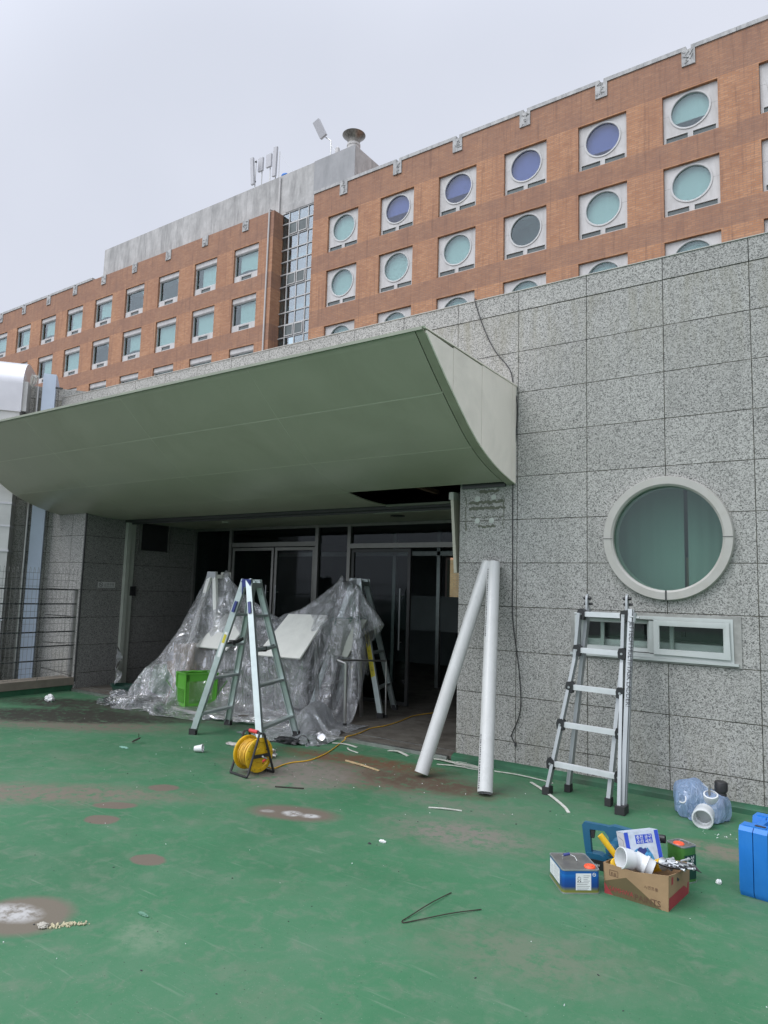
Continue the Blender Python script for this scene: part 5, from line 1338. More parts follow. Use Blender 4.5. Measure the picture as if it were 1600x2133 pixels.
# blower
BW = thing('cordless_blower', 'teal cordless blower with black nozzle standing behind the box', 'power tool', (1.36, -1.74, 0), R(2))
def bl(n, poly, y0, y1, m, bev=.006): 
    bm = B(); prism(bm, poly, y0, y1); return obj(n, bm, m, BW, bevel=bev)
bl('grip', [(-.130, .060), (-.098, .060), (-.104, .120), (-.108, .185), (-.03, .190), (.0, .160), (.03, .165), (.012, .213), (-.02, .217), (-.14, .215), (-.150, .200), (-.140, .12)], -.016, .016, MT['teal_tool'], .008)
bl('barrel', [(.0, .14), (.06, .145), (.12, .165), (.15, .168), (.15, .215), (.02, .225), (-.01, .215)], -.024, .024, MT['teal_tool'], .010)
bm = B(); lathe(bm, [(0, -.035), (.045, -.035), (.062, -.02), (.065, .02), (.045, .035), (0, .035)], 30, M4((.068, .0, .125), (PI/2, 0, 0))); obj('fan_housing', bm, MT['teal_tool'], BW)
bm = B(); lathe(bm, [(.040, .02), (.042, .05), (.036, .075), (.026, .080), (0, .080)], 26, M4((.045, -.01, .120), (PI/2, 0, -.25))); fi = obj('intake', bm, MT['teal_tool'], BW)
bm = B()
for k in range(5): bar(bm, (.010, -.090, .100+.010*k), (.045, -.092, .100+.010*k), .003, .0025)
obj('grille', bm, MT['ink'], fi)
bl('base', [(-.135, .05), (-.12, .072), (-.05, .075), (-.015, .058), (-.02, .045), (-.135, .045)], -.033, .033, MT['teal_tool'])
bl('battery', [(-.145, .0), (-.135, .048), (-.018, .048), (.0, .035), (.002, .012), (-.03, .0)], -.036, .036, MT['black'])
bl('trigger', [(-.106, .145), (-.088, .142), (-.082, .182), (-.106, .184)], -.010, .010, MT['black'], .003)
bl('strut', [(-.045, .05), (-.02, .05), (.03, .085), (.01, .10), (-.045, .065)], -.012, .012, MT['teal_tool'])
text('18V', .017, Matrix.Translation((-.075, -.0368, .018)) @ TXZ, MT['white_paper'], 'lettering', BW, .0002)
bm = B(); lathe(bm, [(.024, 0), (.027, .005), (.025, .03), (.021, .035), (.019, .150), (.017, .150), (.016, .11), (0, .11)], 28, M4((.130, 0, .192), (0, PI/2-.10, 0))); obj('nozzle', bm, MT['black'], BW)
BW.scale = (1.04, 1, 1.10)

# blue moulded case standing on end
CS = thing('tool_case', 'upright bright blue moulded plastic tool case at the right edge', 'case', (2.085, -1.47, 0), R(-8))
def casehalf(x0, x1):
    bm = B()
    prof = [(-.16, .0), (.17, .0), (.185, .02), (.185, .325), (.165, .345), (.075, .345), (.065, .30), (-.06, .30), (-.07, .345), (-.155, .345), (-.175, .325), (-.178, .03)]
    prism(bm, prof, x0, x1, Matrix.Rotation(PI/2, 4, 'Z')); return bm
for x0, x1 in ((-.068, -.002), (.002, .068)): obj('shell', casehalf(x0, x1), MT['blue_plastic'], CS, bevel=.016)
bm = B(); prism(bm, [(-.07, .305), (.075, .305), (.075, .325), (.06, .338), (-.055, .338), (-.07, .325)], -.016, .016, Matrix.Rotation(PI/2, 4, 'Z')); obj('handle', bm, MT['blue_plastic'], CS, bevel=.006)
for y in (-.125, .12):
    bm = B(); box(bm, (-.05, y-.03, .342), (.055, y+.02, .350)); lt = obj('latch', bm, MT['blue_plastic'], CS, bevel=.004)
    bm = B(); box(bm, (.0, y-.014, .3505), (.05, y+.008, .353)); obj('latch_tab', bm, MT['ink'], lt)

# blue carrier bag with fittings
BG = thing('carrier_bag', 'pale blue plastic carrier bag with open handles by the wall', 'bag', (1.56, -.36, 0))
def fit2(label, c, d, r, L, m=None, name='pipe_socket'):
    t = thing(name, label, 'pipe fitting', c); d = Vector(d).normalized(); s_, u_ = frame_from(d)
    Mq = Matrix(((s_.x, u_.x, d.x, 0), (s_.y, u_.y, d.y, 0), (s_.z, u_.z, d.z, 0), (0, 0, 0, 1)))
    bm = B(); lathe(bm, [(r-.009, .0), (r-.002, 0), (r, L*.5), (r+.003, L*.55), (r+.003, L-.002), (r, L), (r-.006, L), (r-.007, L*.5), (r-.014, L*.45), (r-.014, .01), (0, .01)], 40, Mq); obj('socket', bm, m or MT['pvc_w'], t, smooth=40); return t
fit2('white pipe socket lying on the floor in front of the blue bag', (1.615, -.50, .076), (.05, -.86, -.12), .064, .115)
fit2('white pipe socket standing in the mouth of the blue bag', (1.635, -.38, .10), (.05, -.35, .9), .045, .09)
fit2('small white pipe end inside the left of the blue bag', (1.475, -.40, .12), (-.2, -.85, .2), .030, .06)
BK = thing('black_flask', 'black capped cylinder standing up out of the blue bag', 'bottle', (1.685, -.33, .08))
bm = B(); lathe(bm, [(0, 0), (.036, 0), (.038, .01), (.038, .10), (.035, .105), (.035, .112), (.040, .115), (.041, .175), (.037, .182), (0, .182)], 32, M4((0, 0, 0), (.02, .04, 0))); obj('body', bm, MT['black'], BK)
bm = B()
for k in range(30): a = 2*PI*k/30; bar(bm, (.0415*math.cos(a)+.006, .0415*math.sin(a), .12), (.0415*math.cos(a)+.008, .0415*math.sin(a), .172), .002, .002)
obj('cap_ribs', bm, MT['ink'], BK)
SR = thing('threaded_rod', 'thin grey rod with tape tag sticking up from the blue bag', 'rod', (1.63, -.40, .12))
bm = B(); cyl(bm, (0, 0, 0), (-.004, .01, .115), .0075, .0075, 10); obj('rod', bm, MT['tin'], SR)
bm = B(); 
for a in (.3, 1.3, 2.4): bar(bm, Vector((-.01, 0, .10)), Vector((-.01+.035*math.cos(a+1.2), -.01, .10+.03*math.sin(a))), .006, .002)
obj('tape_tag', bm, MT['white_paper'], SR)

# green plastic basket
GBK = thing('plastic_basket', 'bright green slotted plastic shopping basket standing behind the step ladder', 'basket', (-4.36, .17, .03), R(0))
b0, b1, b2 = pt(-4.59, .10, .03), pt(-4.34, .02, .03), pt(-4.20, .34, .03)
ux = (b1-b0); uy = (b2-b1); b3 = b0+uy; H = .40
def bt(p, f=.0): c_ = (b0+b1+b2+b3)/4; return p+(p-c_)*f
bm = B()
corners = [b0, b1, b2, b3]
def quadface(a, b_, z0, z1, kind):
    L = (b_-a).length; N = Vector((0, 0, 1)).cross((b_-a).normalized())
    def P3(u, z): f = .06+.08*(z/H); pp = a.lerp(b_, u); return bt(pp, f)+Vector((0, 0, z))
    def plank(u0, z0_, u1, z1_, wdt): bar(bm, P3(u0, z0_), P3(u1, z1_), wdt, .004, (-N))
    # solid margins
    for (z_a, z_b) in ((0, .045), (H-.09, H)) if kind == 'slot' else ((0, .04), (.21, H)):
        q = [bm.verts.new(P3(u, z)) for u, z in ((0, z_a), (1, z_a), (1, z_b), (0, z_b))]; bm.faces.new(q)
    for (u0, u1) in ((0, .12), (.88, 1)):
        q = [bm.verts.new(P3(u, z)) for u, z in ((u0, 0), (u1, 0), (u1, H), (u0, H))]; bm.faces.new(q)
    zt_ = H-.09 if kind == 'slot' else .21; zb_ = .045
    n = int(L/.026); slope = .16 if kind == 'slot' else -.06
    for k in range(-n, 2*n):
        u0 = .12+.76*k/n; pts = []
        u_a, u_b = u0, u0+slope/L*(1)
        # clip to the panel
        def cl(u0_, z0_, u1_, z1_):
            if max(u0_, u1_) < .12 or min(u0_, u1_) > .88: return None
            for lim in (.12, .88):
                if (u0_-lim)*(u1_-lim) < 0:
                    tt = (lim-u0_)/(u1_-u0_); zc = z0_+(z1_-z0_)*tt
                    if (u0_ < lim) == (lim == .12): u0_, z0_ = lim, zc
                    else: u1_, z1_ = lim, zc
            return u0_, z0_, u1_, z1_
        r_ = cl(u_a, zb_, u_b, zt_)
        if r_: plank(*r_, .0075)
quadface(b0, b1, 0, H, 'end'); quadface(b1, b2, 0, H, 'slot'); quadface(b2, b3, 0, H, 'end'); quadface(b3, b0, 0, H, 'slot')
q = [bm.verts.new(p+Vector((0, 0, .004))) for p in corners]; bm.faces.new(q)
wpart(GBK, 'basket_wall', bm, MT['green_basket'], smooth=10)
bm = B()
for i in range(4):
    a, b_ = bt(corners[i], .15)+Vector((0, 0, H)), bt(corners[(i+1) % 4], .15)+Vector((0, 0, H)); bar(bm, a, b_, .022, .014)
    bar(bm, bt(corners[i], .065)+Vector((0, 0, .0)), bt(corners[i], .145)+Vector((0, 0, H)), .014, .014)
wpart(GBK, 'rim', bm, MT['green_basket'], bevel=.003)
bm = B(); a, b_ = bt(b0, .16).lerp(bt(b1, .16), .15)+Vector((0, 0, H-.02)), bt(b2, .16).lerp(bt(b3, .16), .2)+Vector((0, 0, H-.02))
m_ = (bt(b1, .16).lerp(bt(b2, .16), .5))+Vector((0, 0, H+.03)); bar(bm, a, a.lerp(m_, .6)+Vector((0, 0, .02)), .02, .010); bar(bm, a.lerp(m_, .6)+Vector((0, 0, .02)), m_, .02, .010); bar(bm, m_, b_, .02, .010)
wpart(GBK, 'handle', bm, MT['green_basket'], bevel=.002)

# dark green scoop/tub at the left
DP = thing('rubber_tub', 'dark green rubber builder tub beside the left edge of the plastic', 'tub', (-5.72, .12, .03))
bm = B(); n = 28; rings = []
for (rx, ry, z) in ((.10, .08, .0), (.16, .11, .03), (.225, .15, .12), (.23, .155, .13), (.21, .14, .125), (.15, .10, .04), (0, 0, .02)):
    if rx == 0: rings.append([bm.verts.new((0, 0, z))]); continue
    rings.append([bm.verts.new((rx*math.cos(2*PI*k/n)*(1+.02*math.sin(9*2*PI*k/n)), ry*math.sin(2*PI*k/n), z)) for k in range(n)])
for a, b_ in zip(rings, rings[1:]):
    for k in range(n):
        f = (a[k], a[(k+1) % n], b_[(k+1) % n], b_[k]) if len(b_) > 1 else (a[k], a[(k+1) % n], b_[0]); bm.faces.new(f)
obj('tub', bm, MT['dark_green'], DP, smooth=50)

# things under and around the plastic
def board(label, a, b_, c_, d_, m, th=.02):
    t = thing('tilted_desk', label, 'desk', ((a+b_)/2)*1.0, 0, 'tilted desks in the doorway')
    bm = B(); nrm = (b_-a).cross(d_-a).normalized()*th
    q0 = [bm.verts.new(p) for p in (a, b_, c_, d_)]; q1 = [bm.verts.new(p+nrm) for p in (a, b_, c_, d_)]
    bm.faces.new(q0); bm.faces.new(q1[::-1])
    for k in range(4): bm.faces.new((q0[k], q1[k], q1[(k+1) % 4], q0[(k+1) % 4]))
    wpart(t, 'board', bm, m, bevel=.003)
    for p, q in ((a, d_), (b_, c_)):
        f = (p+q)/2; bm = B(); bar(bm, (f.x, f.y+.12, .03), f-Vector((0, -.02, 0)), .035, .035, (0, 1, 0)); wpart(t, 'leg', bm, MT['steel'])
    return t
board('left white panel tilted on legs among the plastic behind the step ladder', pt(-4.70, .44, .71), pt(-4.10, .42, .71), pt(-4.02, .82, 1.13), pt(-4.60, .84, 1.13), MT['board'])
board('middle white panel tilted on legs among the plastic right of the step ladder', pt(-3.535, .38, .69), pt(-2.84, .38, .70), pt(-2.80, .80, 1.19), pt(-3.42, .80, 1.18), MT['board'])
B3 = board('right greenish panel tilted on legs with green tape on its top', pt(-2.82, .86, .73), pt(-2.52, .86, .72), pt(-2.34, .98, 1.165), pt(-2.85, .98, 1.16), MT['board_grey'])
bm = B(); random.seed(2)
for (x, z) in ((-2.84, 1.16), (-2.80, 1.12), (-2.79, 1.06), (-2.55, 1.175), (-2.50, 1.18), (-2.46, 1.17), (-2.44, 1.12)):
    for k in range(2): bar(bm, (x+random.uniform(-.02, .02), .955, z+random.uniform(-.02, .02)), (x+random.uniform(-.05, .05), .93, z+random.uniform(-.05, .05)), .022, .012)
bar(bm, (-2.83, .965, 1.168), (-2.42, .965, 1.172), .012, .01)
wpart(B3, 'green_tape', bm, MT['tape_green'])
# two ladders below the sheet
stepladder('covered_ladder', 'step ladder standing under the taller left peak of plastic', (-5.2, .55, .03), (-4.45, .62, .03), (-5.15, 1.15, .03), (-4.5, 1.2, .03), 1.70, .24, (.2, .45, .7), (MT['board'], MT['alu_green'], MT['alu']), 'ladders under the plastic')
RLd, f2, t2, wd2, sd2 = stepladder('covered_ladder', 'step ladder with yellow marked rail half covered by the right plastic peak', (-3.02, .80, .03), (-2.20, 1.10, .03), (-3.1, 1.42, .03), (-2.42, 1.72, .03), 1.65, .24, (.2, .45, .7), (MT['alu_green'], MT['alu_green'], MT['alu']), 'ladders under the plastic')
bm = B(); p = f2['NR'].lerp(t2['NR'], .62)-wd2*.0145; q = f2['NR'].lerp(t2['NR'], .27)-wd2*.0145; bar(bm, p, q, .056, .001, wd2); wpart(RLd, 'yellow_label', bm, MT['tape_yellow'])
bm = B()
for f_a in (.60, .575, .55, .51, .47, .42, .35, .34, .33):
    p = f2['NR'].lerp(t2['NR'], f_a)-wd2*.016; bar(bm, p-sd2*.018, p+sd2*.012, .004, .001, wd2)
wpart(RLd, 'label_marks', bm, MT['ink'])
BXU = thing('covered_carton', 'brown carton dimly seen through the left part of the plastic', 'box', (-4.85, .55, .03), R(8))
bm = B(); box(bm, (-.28, -.2, 0), (.22, .2, .48)); box(bm, (-.2, -.18, .48), (.15, .2, .70)); obj('carton', bm, MT['card'], BXU, bevel=.005)
GBU = thing('covered_sack', 'pale green sack under the lower left of the plastic', 'sack', (-5.2, .35, .03))
bm = B(); bmesh.ops.create_icosphere(bm, subdivisions=3, radius=.22, matrix=M4((0, 0, .2), (0, 0, 0), (1, .7, 1)))
for v in bm.verts: v.co += v.normal*mnoise.noise(v.co*6)*.05; v.co.z = max(v.co.z, 0)
obj('sack', bm, simple('sack_green', (.16, .30, .18), .8), GBU, smooth=80)
BMu = thing('covered_equipment', 'dark bulky object standing behind the covered white panels', 'equipment', (-3.6, 1.15, .03))
bm = B(); box(bm, (-.25, -.25, 0), (.35, .2, .95)); box(bm, (-.2, -.2, .95), (.3, .15, 1.05)); obj('body', bm, MT['dark_trim'], BMu, bevel=.02)
# tubular stand
TS = thing('tube_stand', 'grey metal tube frame standing at the right of the plastic', 'stand', (-2.23, .8, .03))
for nm, ps, r_ in (('post', ((-2.216, .443, .03), (-2.216, .43, .70)), .019), ('rail', ((-2.216, .43, .70), (-2.31, .40, .735)), .014), ('rail', ((-2.31, .40, .735), (-2.20, 1.19, .685)), .011), ('post', ((-2.20, 1.19, .685), (-2.19, 1.195, .03)), .011)):
    bm = B(); tube(bm, ps, r_, 12); wpart(TS, nm, bm, MT['steel'])
for p in ((-2.216, .443), (-2.19, 1.195)):
    bm = B(); cyl(bm, (*p, .03), (*p, .06), .022, seg=12); wpart(TS, 'rubber_foot', bm, MT['rubber'])

# ---- the plastic sheets: a small cloth simulation, run here so that the folds are real geometry

def cloth_sim(x0, x1, y0, y1, z0, h, caps, boxes, steps=110, iters=14, seed=1, floor=None, clampf=None, z_init=None, pins=None, jitter=.006, slack=1.0):
    rng = np.random.RandomState(seed)
    nx, ny = int((x1-x0)/h)+1, int((y1-y0)/h)+1
    X, Yy = np.meshgrid(np.linspace(x0, x1, nx), np.linspace(y0, y1, ny), indexing='ij')
    P = np.stack([X, Yy, np.full_like(X, z0)], -1)
    if z_init is not None: P[..., 2] = z_init(X, Yy)
    P += rng.normal(0, jitter, P.shape)
    hx, hy = (x1-x0)/(nx-1)*slack, (y1-y0)/(ny-1)*slack
    V = np.zeros_like(P); dt = .016
    def con(P, a, b, L, k, comp):
        d = P[b]-P[a]; l = np.sqrt((d*d).sum(-1, keepdims=True))+1e-9
        w = (l-L)/l*.5
        w = np.where(l > L, w*k, w*comp)
        P[a] += d*w; P[b] -= d*w
    s = slice
    cons = []
    for o in (0, 1):
        a = (s(o, nx-1, 2), s(None)); b = (s(o+1, nx, 2), s(None)); cons.append((a, b, hx, 1., .9))
        a = (s(None), s(o, ny-1, 2)); b = (s(None), s(o+1, ny, 2)); cons.append((a, b, hy, 1., .9))
    dg = (hx*hx+hy*hy)**.5
    for o in (0, 1):
        cons.append(((s(o, nx-1, 2), s(0, ny-1)), (s(o+1, nx, 2), s(1, ny)), dg, .6, .5))
        cons.append(((s(o, nx-1, 2), s(1, ny)), (s(o+1, nx, 2), s(0, ny-1)), dg, .6, .5))
    bend = []
    for o in (0, 1, 2, 3):
        bend.append(((s(o, nx-2, 4), s(None)), (s(o+2, nx, 4), s(None)), 2*hx, .0, .12))
        bend.append(((s(None), s(o, ny-2, 4)), (s(None), s(o+2, ny, 4)), 2*hy, .0, .12))
    def fix(c):
        a, b, L, k, q = c
        def ln(sl, n): return len(range(*sl.indices(n)))
        m0 = min(ln(a[0], nx), ln(b[0], nx)); m1 = min(ln(a[1], ny), ln(b[1], ny))
        def cut(sl, n, m):
            r = list(range(*sl.indices(n)))[:m]; st = sl.step or 1
            return s(r[0], r[-1]+1, st) if r else s(0, 0)
        return ((cut(a[0], nx, m0), cut(a[1], ny, m1)), (cut(b[0], nx, m0), cut(b[1], ny, m1)), L, k, q)
    cons = [fix(c) for c in cons]; bend = [fix(c) for c in bend]
    def collide(P, Pold):
        hit = np.zeros(P.shape[:2], bool)
        for (a, b, r) in caps:
            a = np.array(a, float); b = np.array(b, float); ab = b-a; L2 = ab@ab+1e-12
            t = np.clip(((P-a)@ab)/L2, 0, 1)[..., None]; c = a+ab*t; d = P-c; l = np.sqrt((d*d).sum(-1, keepdims=True))+1e-9
            m = (l < r); P = np.where(m, c+d/l*r, P); hit |= m[..., 0]
        for (lo, hi) in boxes:
            lo = np.array(lo); hi = np.array(hi)
            ins = np.all((P > lo) & (P < hi), -1)
            if ins.any():
                q = P[ins]; dl = q-lo; dh = hi-q
                dl[:, 2] = 9; D = np.concatenate([dl, dh], 1); D[:, 5] *= .6
                k = D.argmin(1)
                for j in range(6):
                    mm = k == j
                    if j < 3: q[mm, j] = lo[j]-1e-4
                    else: q[mm, j-3] = hi[j-3]+1e-4
                P[ins] = q; hit |= ins
        fl = floor(P[..., 0], P[..., 1]); m = P[..., 2] < fl; P[..., 2] = np.where(m, fl, P[..., 2]); hit |= m
        if clampf is not None: P = clampf(P)
        mu = .55
        dP = P-Pold; P[hit] -= dP[hit]*mu*np.array([1, 1, 0])
        return P
    for it in range(steps):
        V[..., 2] -= 9.8*dt; V *= .985
        Pold = P.copy(); P = P+V*dt
        for k in range(iters):
            for c in cons: con(P, *c)
            if k % 2 == 0:
                for c in bend: con(P, *c)
            if pins is not None:
                for (i, j, pos) in pins: P[i, j] = pos
            if k % 3 == 2: P = collide(P, Pold if k == iters-1 else P)
        P = collide(P, Pold)
        V = (P-Pold)/dt
        sp = np.sqrt((V*V).sum(-1, keepdims=True)); V *= np.minimum(1, 3.5/(sp+1e-9))
    return P
FLOOR = lambda x, y: np.where(y > -.05, .036, .004)
def room(P):
    P[..., 1] = np.minimum(P[..., 1], 1.93); P[..., 0] = np.maximum(P[..., 0], -6.6); return P
def sheet_obj(name, P, m, parent, sub=2, crease=.03):
    nx, ny, _ = P.shape; v = P.reshape(-1, 3)-np.array(root_of(parent).location)
    f = [(i*ny+j, (i+1)*ny+j, (i+1)*ny+j+1, i*ny+j+1) for i in range(nx-1) for j in range(ny-1)]
    me = bpy.data.meshes.new(name); me.from_pydata(v.tolist(), [], f); me.materials.append(m)
    me.polygons.foreach_set('use_smooth', [True]*len(me.polygons)); me.update()
    o = bpy.data.objects.new(name, me); COL.objects.link(o); o.parent = parent
    if sub: s_ = o.modifiers.new('smooth', 'SUBSURF'); s_.levels = sub; s_.render_levels = sub
    for tp, sz, st in (('VORONOI', .26, crease), ('CLOUDS', .12, crease*.5)):
        tx_ = bpy.data.textures.new('crease', tp); tx_.noise_scale = sz
        d_ = o.modifiers.new('crease', 'DISPLACE'); d_.texture = tx_; d_.strength = st; d_.mid_level = .45; d_.texture_coords = 'LOCAL'
    return o
caps = [((-4.98, .85, 1.80), (-4.72, .93, 1.80), .08), ((-4.95, .85, 1.80), (-5.2, .5, .05), .05), ((-4.75, .93, 1.80), (-4.45, .6, .05), .05),
        ((-2.74, .98, 1.70), (-2.62, 1.2, 1.70), .08), ((-2.66, 1.0, 1.70), (-2.2, 1.08, .05), .06), ((-2.7, 1.0, 1.70), (-3.05, .8, .05), .05)]
boxes = [((-4.74, .50+.055*k, 0), (-4.0, .95, .76+.055*k)) for k in range(8)]+[((-3.6, .45+.05*k, 0), (-2.82, .93, .76+.055*k)) for k in range(9)]+[ ((-5.42, .16, 0), (-4.95, .55, .42)), ((-5.15, .33, 0), (-4.62, .8, .76))]
def pinner(x0, x1, y0, y1, h):
    nx, ny = int((x1-x0)/h)+1, int((y1-y0)/h)+1
    return lambda x, y, z, u=None, v=None: (round(((u if u is not None else x)-x0)/(x1-x0)*(nx-1)), round(((v if v is not None else y)-y0)/(y1-y0)*(ny-1)), np.array((x, y, z)))
PS = thing('plastic_sheet', 'clear polythene dust sheet draped over ladders and panels in the doorway', 'plastic sheet', (-4.0, .5, .03))
a_ = (-6.45, -1.90, -1.20, 1.9, .042); pn = pinner(*a_)
P = cloth_sim(a_[0], a_[1], a_[2], a_[3], 1.95, a_[4], caps, boxes, floor=FLOOR, clampf=room, steps=150, iters=14, seed=3, jitter=.012, slack=1.05,
    pins=[pn(-5.0, .85, 1.88), pn(-4.74, .93, 1.865), pn(-2.72, .98, 1.775), pn(-2.62, 1.15, 1.765), pn(-5.72, .02, .12, -6.36, -.62), pn(-2.46, .92, 1.62, -2.42, .90), pn(-2.27, 1.05, 1.28, -2.05, 1.0),
          pn(-4.98, -.33, .004, -5.3, -1.05), pn(-2.5, .32, .05, -2.6, -.75)])
sheet_obj('sheet', P, MT['film'], PS, 2, .028)

# ---- the bunched film by the ladder feet
Pb = cloth_sim(1.18, 1.92, -.66, -.06, .33, .014, [((1.47, -.34, .115), (1.50, -.33, .12), .125), ((1.64, -.34, .09), (1.66, -.34, .09), .10), ((1.51, -.30, .22), (1.525, -.30, .22), .035), ((1.72, -.29, .19), (1.72, -.29, .19), .03)], [],
    floor=lambda x, y: x*0+.004, clampf=None, steps=70, iters=14, seed=12, jitter=.004, slack=1.12, pins=None)
Dx, Dy = (Pb[..., 0]-1.565)/.185, (Pb[..., 1]+.345)/.145
rho = np.sqrt(Dx*Dx+Dy*Dy)+1e-6; an_ = np.arctan2(Dy, Dx); lim = 1+.05*np.sin(an_*7)+.04*np.sin(an_*13+1)
over = np.maximum(rho-lim, 0); k_ = np.where(over > 0, (lim-.35*over)/rho, 1)      # the hem is tucked back under the bag
Pb[..., 0] = 1.565+Dx*k_*.185; Pb[..., 1] = -.345+Dy*k_*.145; Pb[..., 2] = np.where(over > 0, np.maximum(.004, Pb[..., 2]*.6), Pb[..., 2])
Pb[..., 1] = np.minimum(Pb[..., 1], -.075)
sheet_obj('bag', Pb, MT['bag'], BG, 1, .010)
PS2 = thing('plastic_sheet', 'crumpled milky film bunched on the floor by the right ladder feet', 'plastic sheet', (-2.35, 0, .03))
a_ = (-2.75, -2.02, -.42, .45, .022); 
P = cloth_sim(a_[0], a_[1], a_[2], a_[3], .55, a_[4], [((-2.45, .25, .2), (-2.35, .0, .18), .10), ((-2.6, .35, .1), (-2.2, -.15, .05), .10)], [], floor=FLOOR, clampf=None, steps=90, iters=12, seed=8, jitter=.02, slack=1.5,
    pins=None)
sheet_obj('sheet', P, MT['film2'], PS2)
PS3 = thing('plastic_sheet', 'loose flap of film tied at the left door jamb', 'plastic sheet', (-6.3, .5, .3))
P = np.zeros((16, 22, 3)); rr_ = np.random.RandomState(2)
for i in range(16):
    for j in range(22):
        u, v_ = i/15, j/21; wd_ = .10+.5*v_
        P[i, j] = (-6.64+.85*v_, .62-.55*v_+.05*math.sin(u*14+v_*4)*v_, .30+.10*v_-(u-.5)*wd_*.9+.02*math.sin(u*21)*v_)
sheet_obj('sheet', P, MT['film2'], PS3)

# ---- litter on the floor
def litter(name, label, cat, x, y, bmf, m, z=0, group=None, **k):
    t = thing(name, label, cat, (x, y, z), 0, group); bm = B(); bmf(bm); obj(name.split('_')[-1]+'_body', bm, m, t, **k); return t
def crumple(bm, sx, sy, sz, seed, sub=3, amp=.45, freq=3.2):
    bmesh.ops.create_icosphere(bm, subdivisions=sub, radius=1)
    for v in bm.verts:
        n_ = mnoise.noise(v.co*freq+Vector((seed, 0, 0)))+.5*mnoise.noise(v.co*freq*2.3+Vector((0, seed, 0)))
        v.co = v.co*(1+amp*n_); v.co = Vector((v.co.x*sx, v.co.y*sy, max(0, (v.co.z+.6)*sz)))
def strip(bm, pts, w, th=.0015):
    pp = smoothpath(pts, 6)
    for a, b_ in zip(pp, pp[1:]): bar(bm, a, b_, w, th)
random.seed(17)
cup = thing('paper_cup', 'white paper cup lying on its side on the green floor', 'cup', (-2.507, -1.353, .034), .5)
bm = B(); Mc = Euler((0, PI/2-.12, 0)).to_matrix().to_4x4(); lathe(bm, [(0, -.035), (.024, -.035), (.033, .04), (.035, .042), (.031, .04), (.023, -.03), (0, -.03)], 28, Mc); obj('cup_wall', bm, MT['white_paper'], cup)
litter('cotton_glove', 'grubby white glove lying flat left of the cable reel', 'glove', -2.489, -.927, lambda bm: crumple(bm, .10, .05, .012, 1), MT['cloth'])
litter('white_rag', 'grey white rag bunched behind the cable reel', 'rag', -1.98, -1.08, lambda bm: crumple(bm, .12, .09, .055, 4, 4, .6), MT['cloth'])
tbg = litter('tool_pouch', 'flattened black tool pouch with strap lying beneath the step ladder', 'pouch', -2.17, -.517, lambda bm: crumple(bm, .15, .07, .035, 7, 3, .4), MT['black'])
bm = B(); strip(bm, [Vector(v) for v in ((.10, 0, .02), (.15, .02, .09), (.20, .05, .07), (.22, .08, .004), (.32, .10, .004))], .022, .003); strip(bm, [Vector(v) for v in ((-.1, -.03, .01), (-.18, -.10, .004), (-.12, -.20, .004))], .02, .003); obj('strap', bm, MT['black'], tbg)
lamp = thing('steel_cup', 'shiny round steel cup tipped on the floor beside crumpled film', 'cup', (-1.929, -.293, .0))
bm = B(); lathe(bm, [(0, 0), (.03, .004), (.045, .025), (.052, .055), (.05, .057), (.042, .025), (.0, .008)], 28, M4((0, 0, .045), (1.0, -.3, .6))); obj('bowl', bm, simple('mirror_steel', (.6, .6, .6), .18, .95), lamp)
bm = B(); cyl(bm, (0, .01, .045), (0, .05, .03), .008, seg=8); obj('stem', bm, MT['black'], lamp)
for k, (pts_, w, lab) in enumerate([
    ([(-1.84, -.23, .006), (-1.70, -.20, .01), (-1.55, -.22, .004)], .024, 'short broken white cable cover strip by the yellow cord'),
    ([(-1.60, -.30, .004), (-1.52, -.38, .012), (-1.40, -.40, .004)], .014, 'curled white strip right of the yellow cord'),
    ([(-1.24, -.13, .004), (-1.12, -.15, .02), (-.98, -.19, .004)], .030, 'bunched white strip lying along the threshold'),
    ([(-.75, -.12, .004), (-.62, -.15, .015), (-.45, -.17, .006)], .024, 'white strip passing behind the slanted pipe'),
    ([(-.62, -.28, .004), (-.45, -.25, .012), (-.30, -.22, .004), (-.22, -.20, .004)], .014, 'thin white strip curving between the two pipes'),
    ([(-.12, -.157, .004), (.10, -.165, .012), (.342, -.178, .006), (.42, -.20, .004)], .012, 'long thin white strip lying by the kerb right of the pipes'),
    ([(.27, -.29, .004), (.40, -.42, .010), (.58, -.60, .008), (.73, -.77, .006), (.80, -.875, .004)], .022, 'long curved white strip under the telescopic ladder foot'),
    ([(-.019, -1.413, .004), (.09, -1.38, .01), (.199, -1.328, .004)], .012, 'short white sliver alone on the floor before the pipes')]):
    t = thing('trunking_strip', lab, 'plastic strip', pts_[0], 0, 'white plastic strips on the floor')
    bm = B(); strip(bm, [Vector(p) for p in pts_], w, .005); obj('strip', bm, MT['rope'], t, w=True)
t = thing('ribbon_tangle', 'tangle of thin white ribbon at the pillar foot', 'ribbon', (-.45, -.18, 0)); bm = B()
for k in range(4): strip(bm, [Vector((random.uniform(-.16, .26), random.uniform(-.07, .05), random.uniform(.004, .03))) for _ in range(6)], .006, .002)
obj('ribbon', bm, MT['rope'], t)
t = thing('wooden_batten', 'split pale wooden stick lying on the rusty patch', 'stick', (-1.08, -.77, 0)); bm = B(); bar(bm, (-1.293, -.727, .008), (-1.05, -.785, .014), .014, .012); bar(bm, (-1.06, -.78, .012), (-.865, -.816, .006), .02, .007); obj('stick', bm, MT['wood'], t, w=True, bevel=.002)
t = thing('steel_rod', 'short dark rod on the floor in front of the reel', 'rod', (-1.09, -1.68, 0)); bm = B(); cyl(bm, (-1.189, -1.735, .006), (-.99, -1.632, .006), .005, seg=8); obj('rod', bm, MT['wire'], t, w=True)
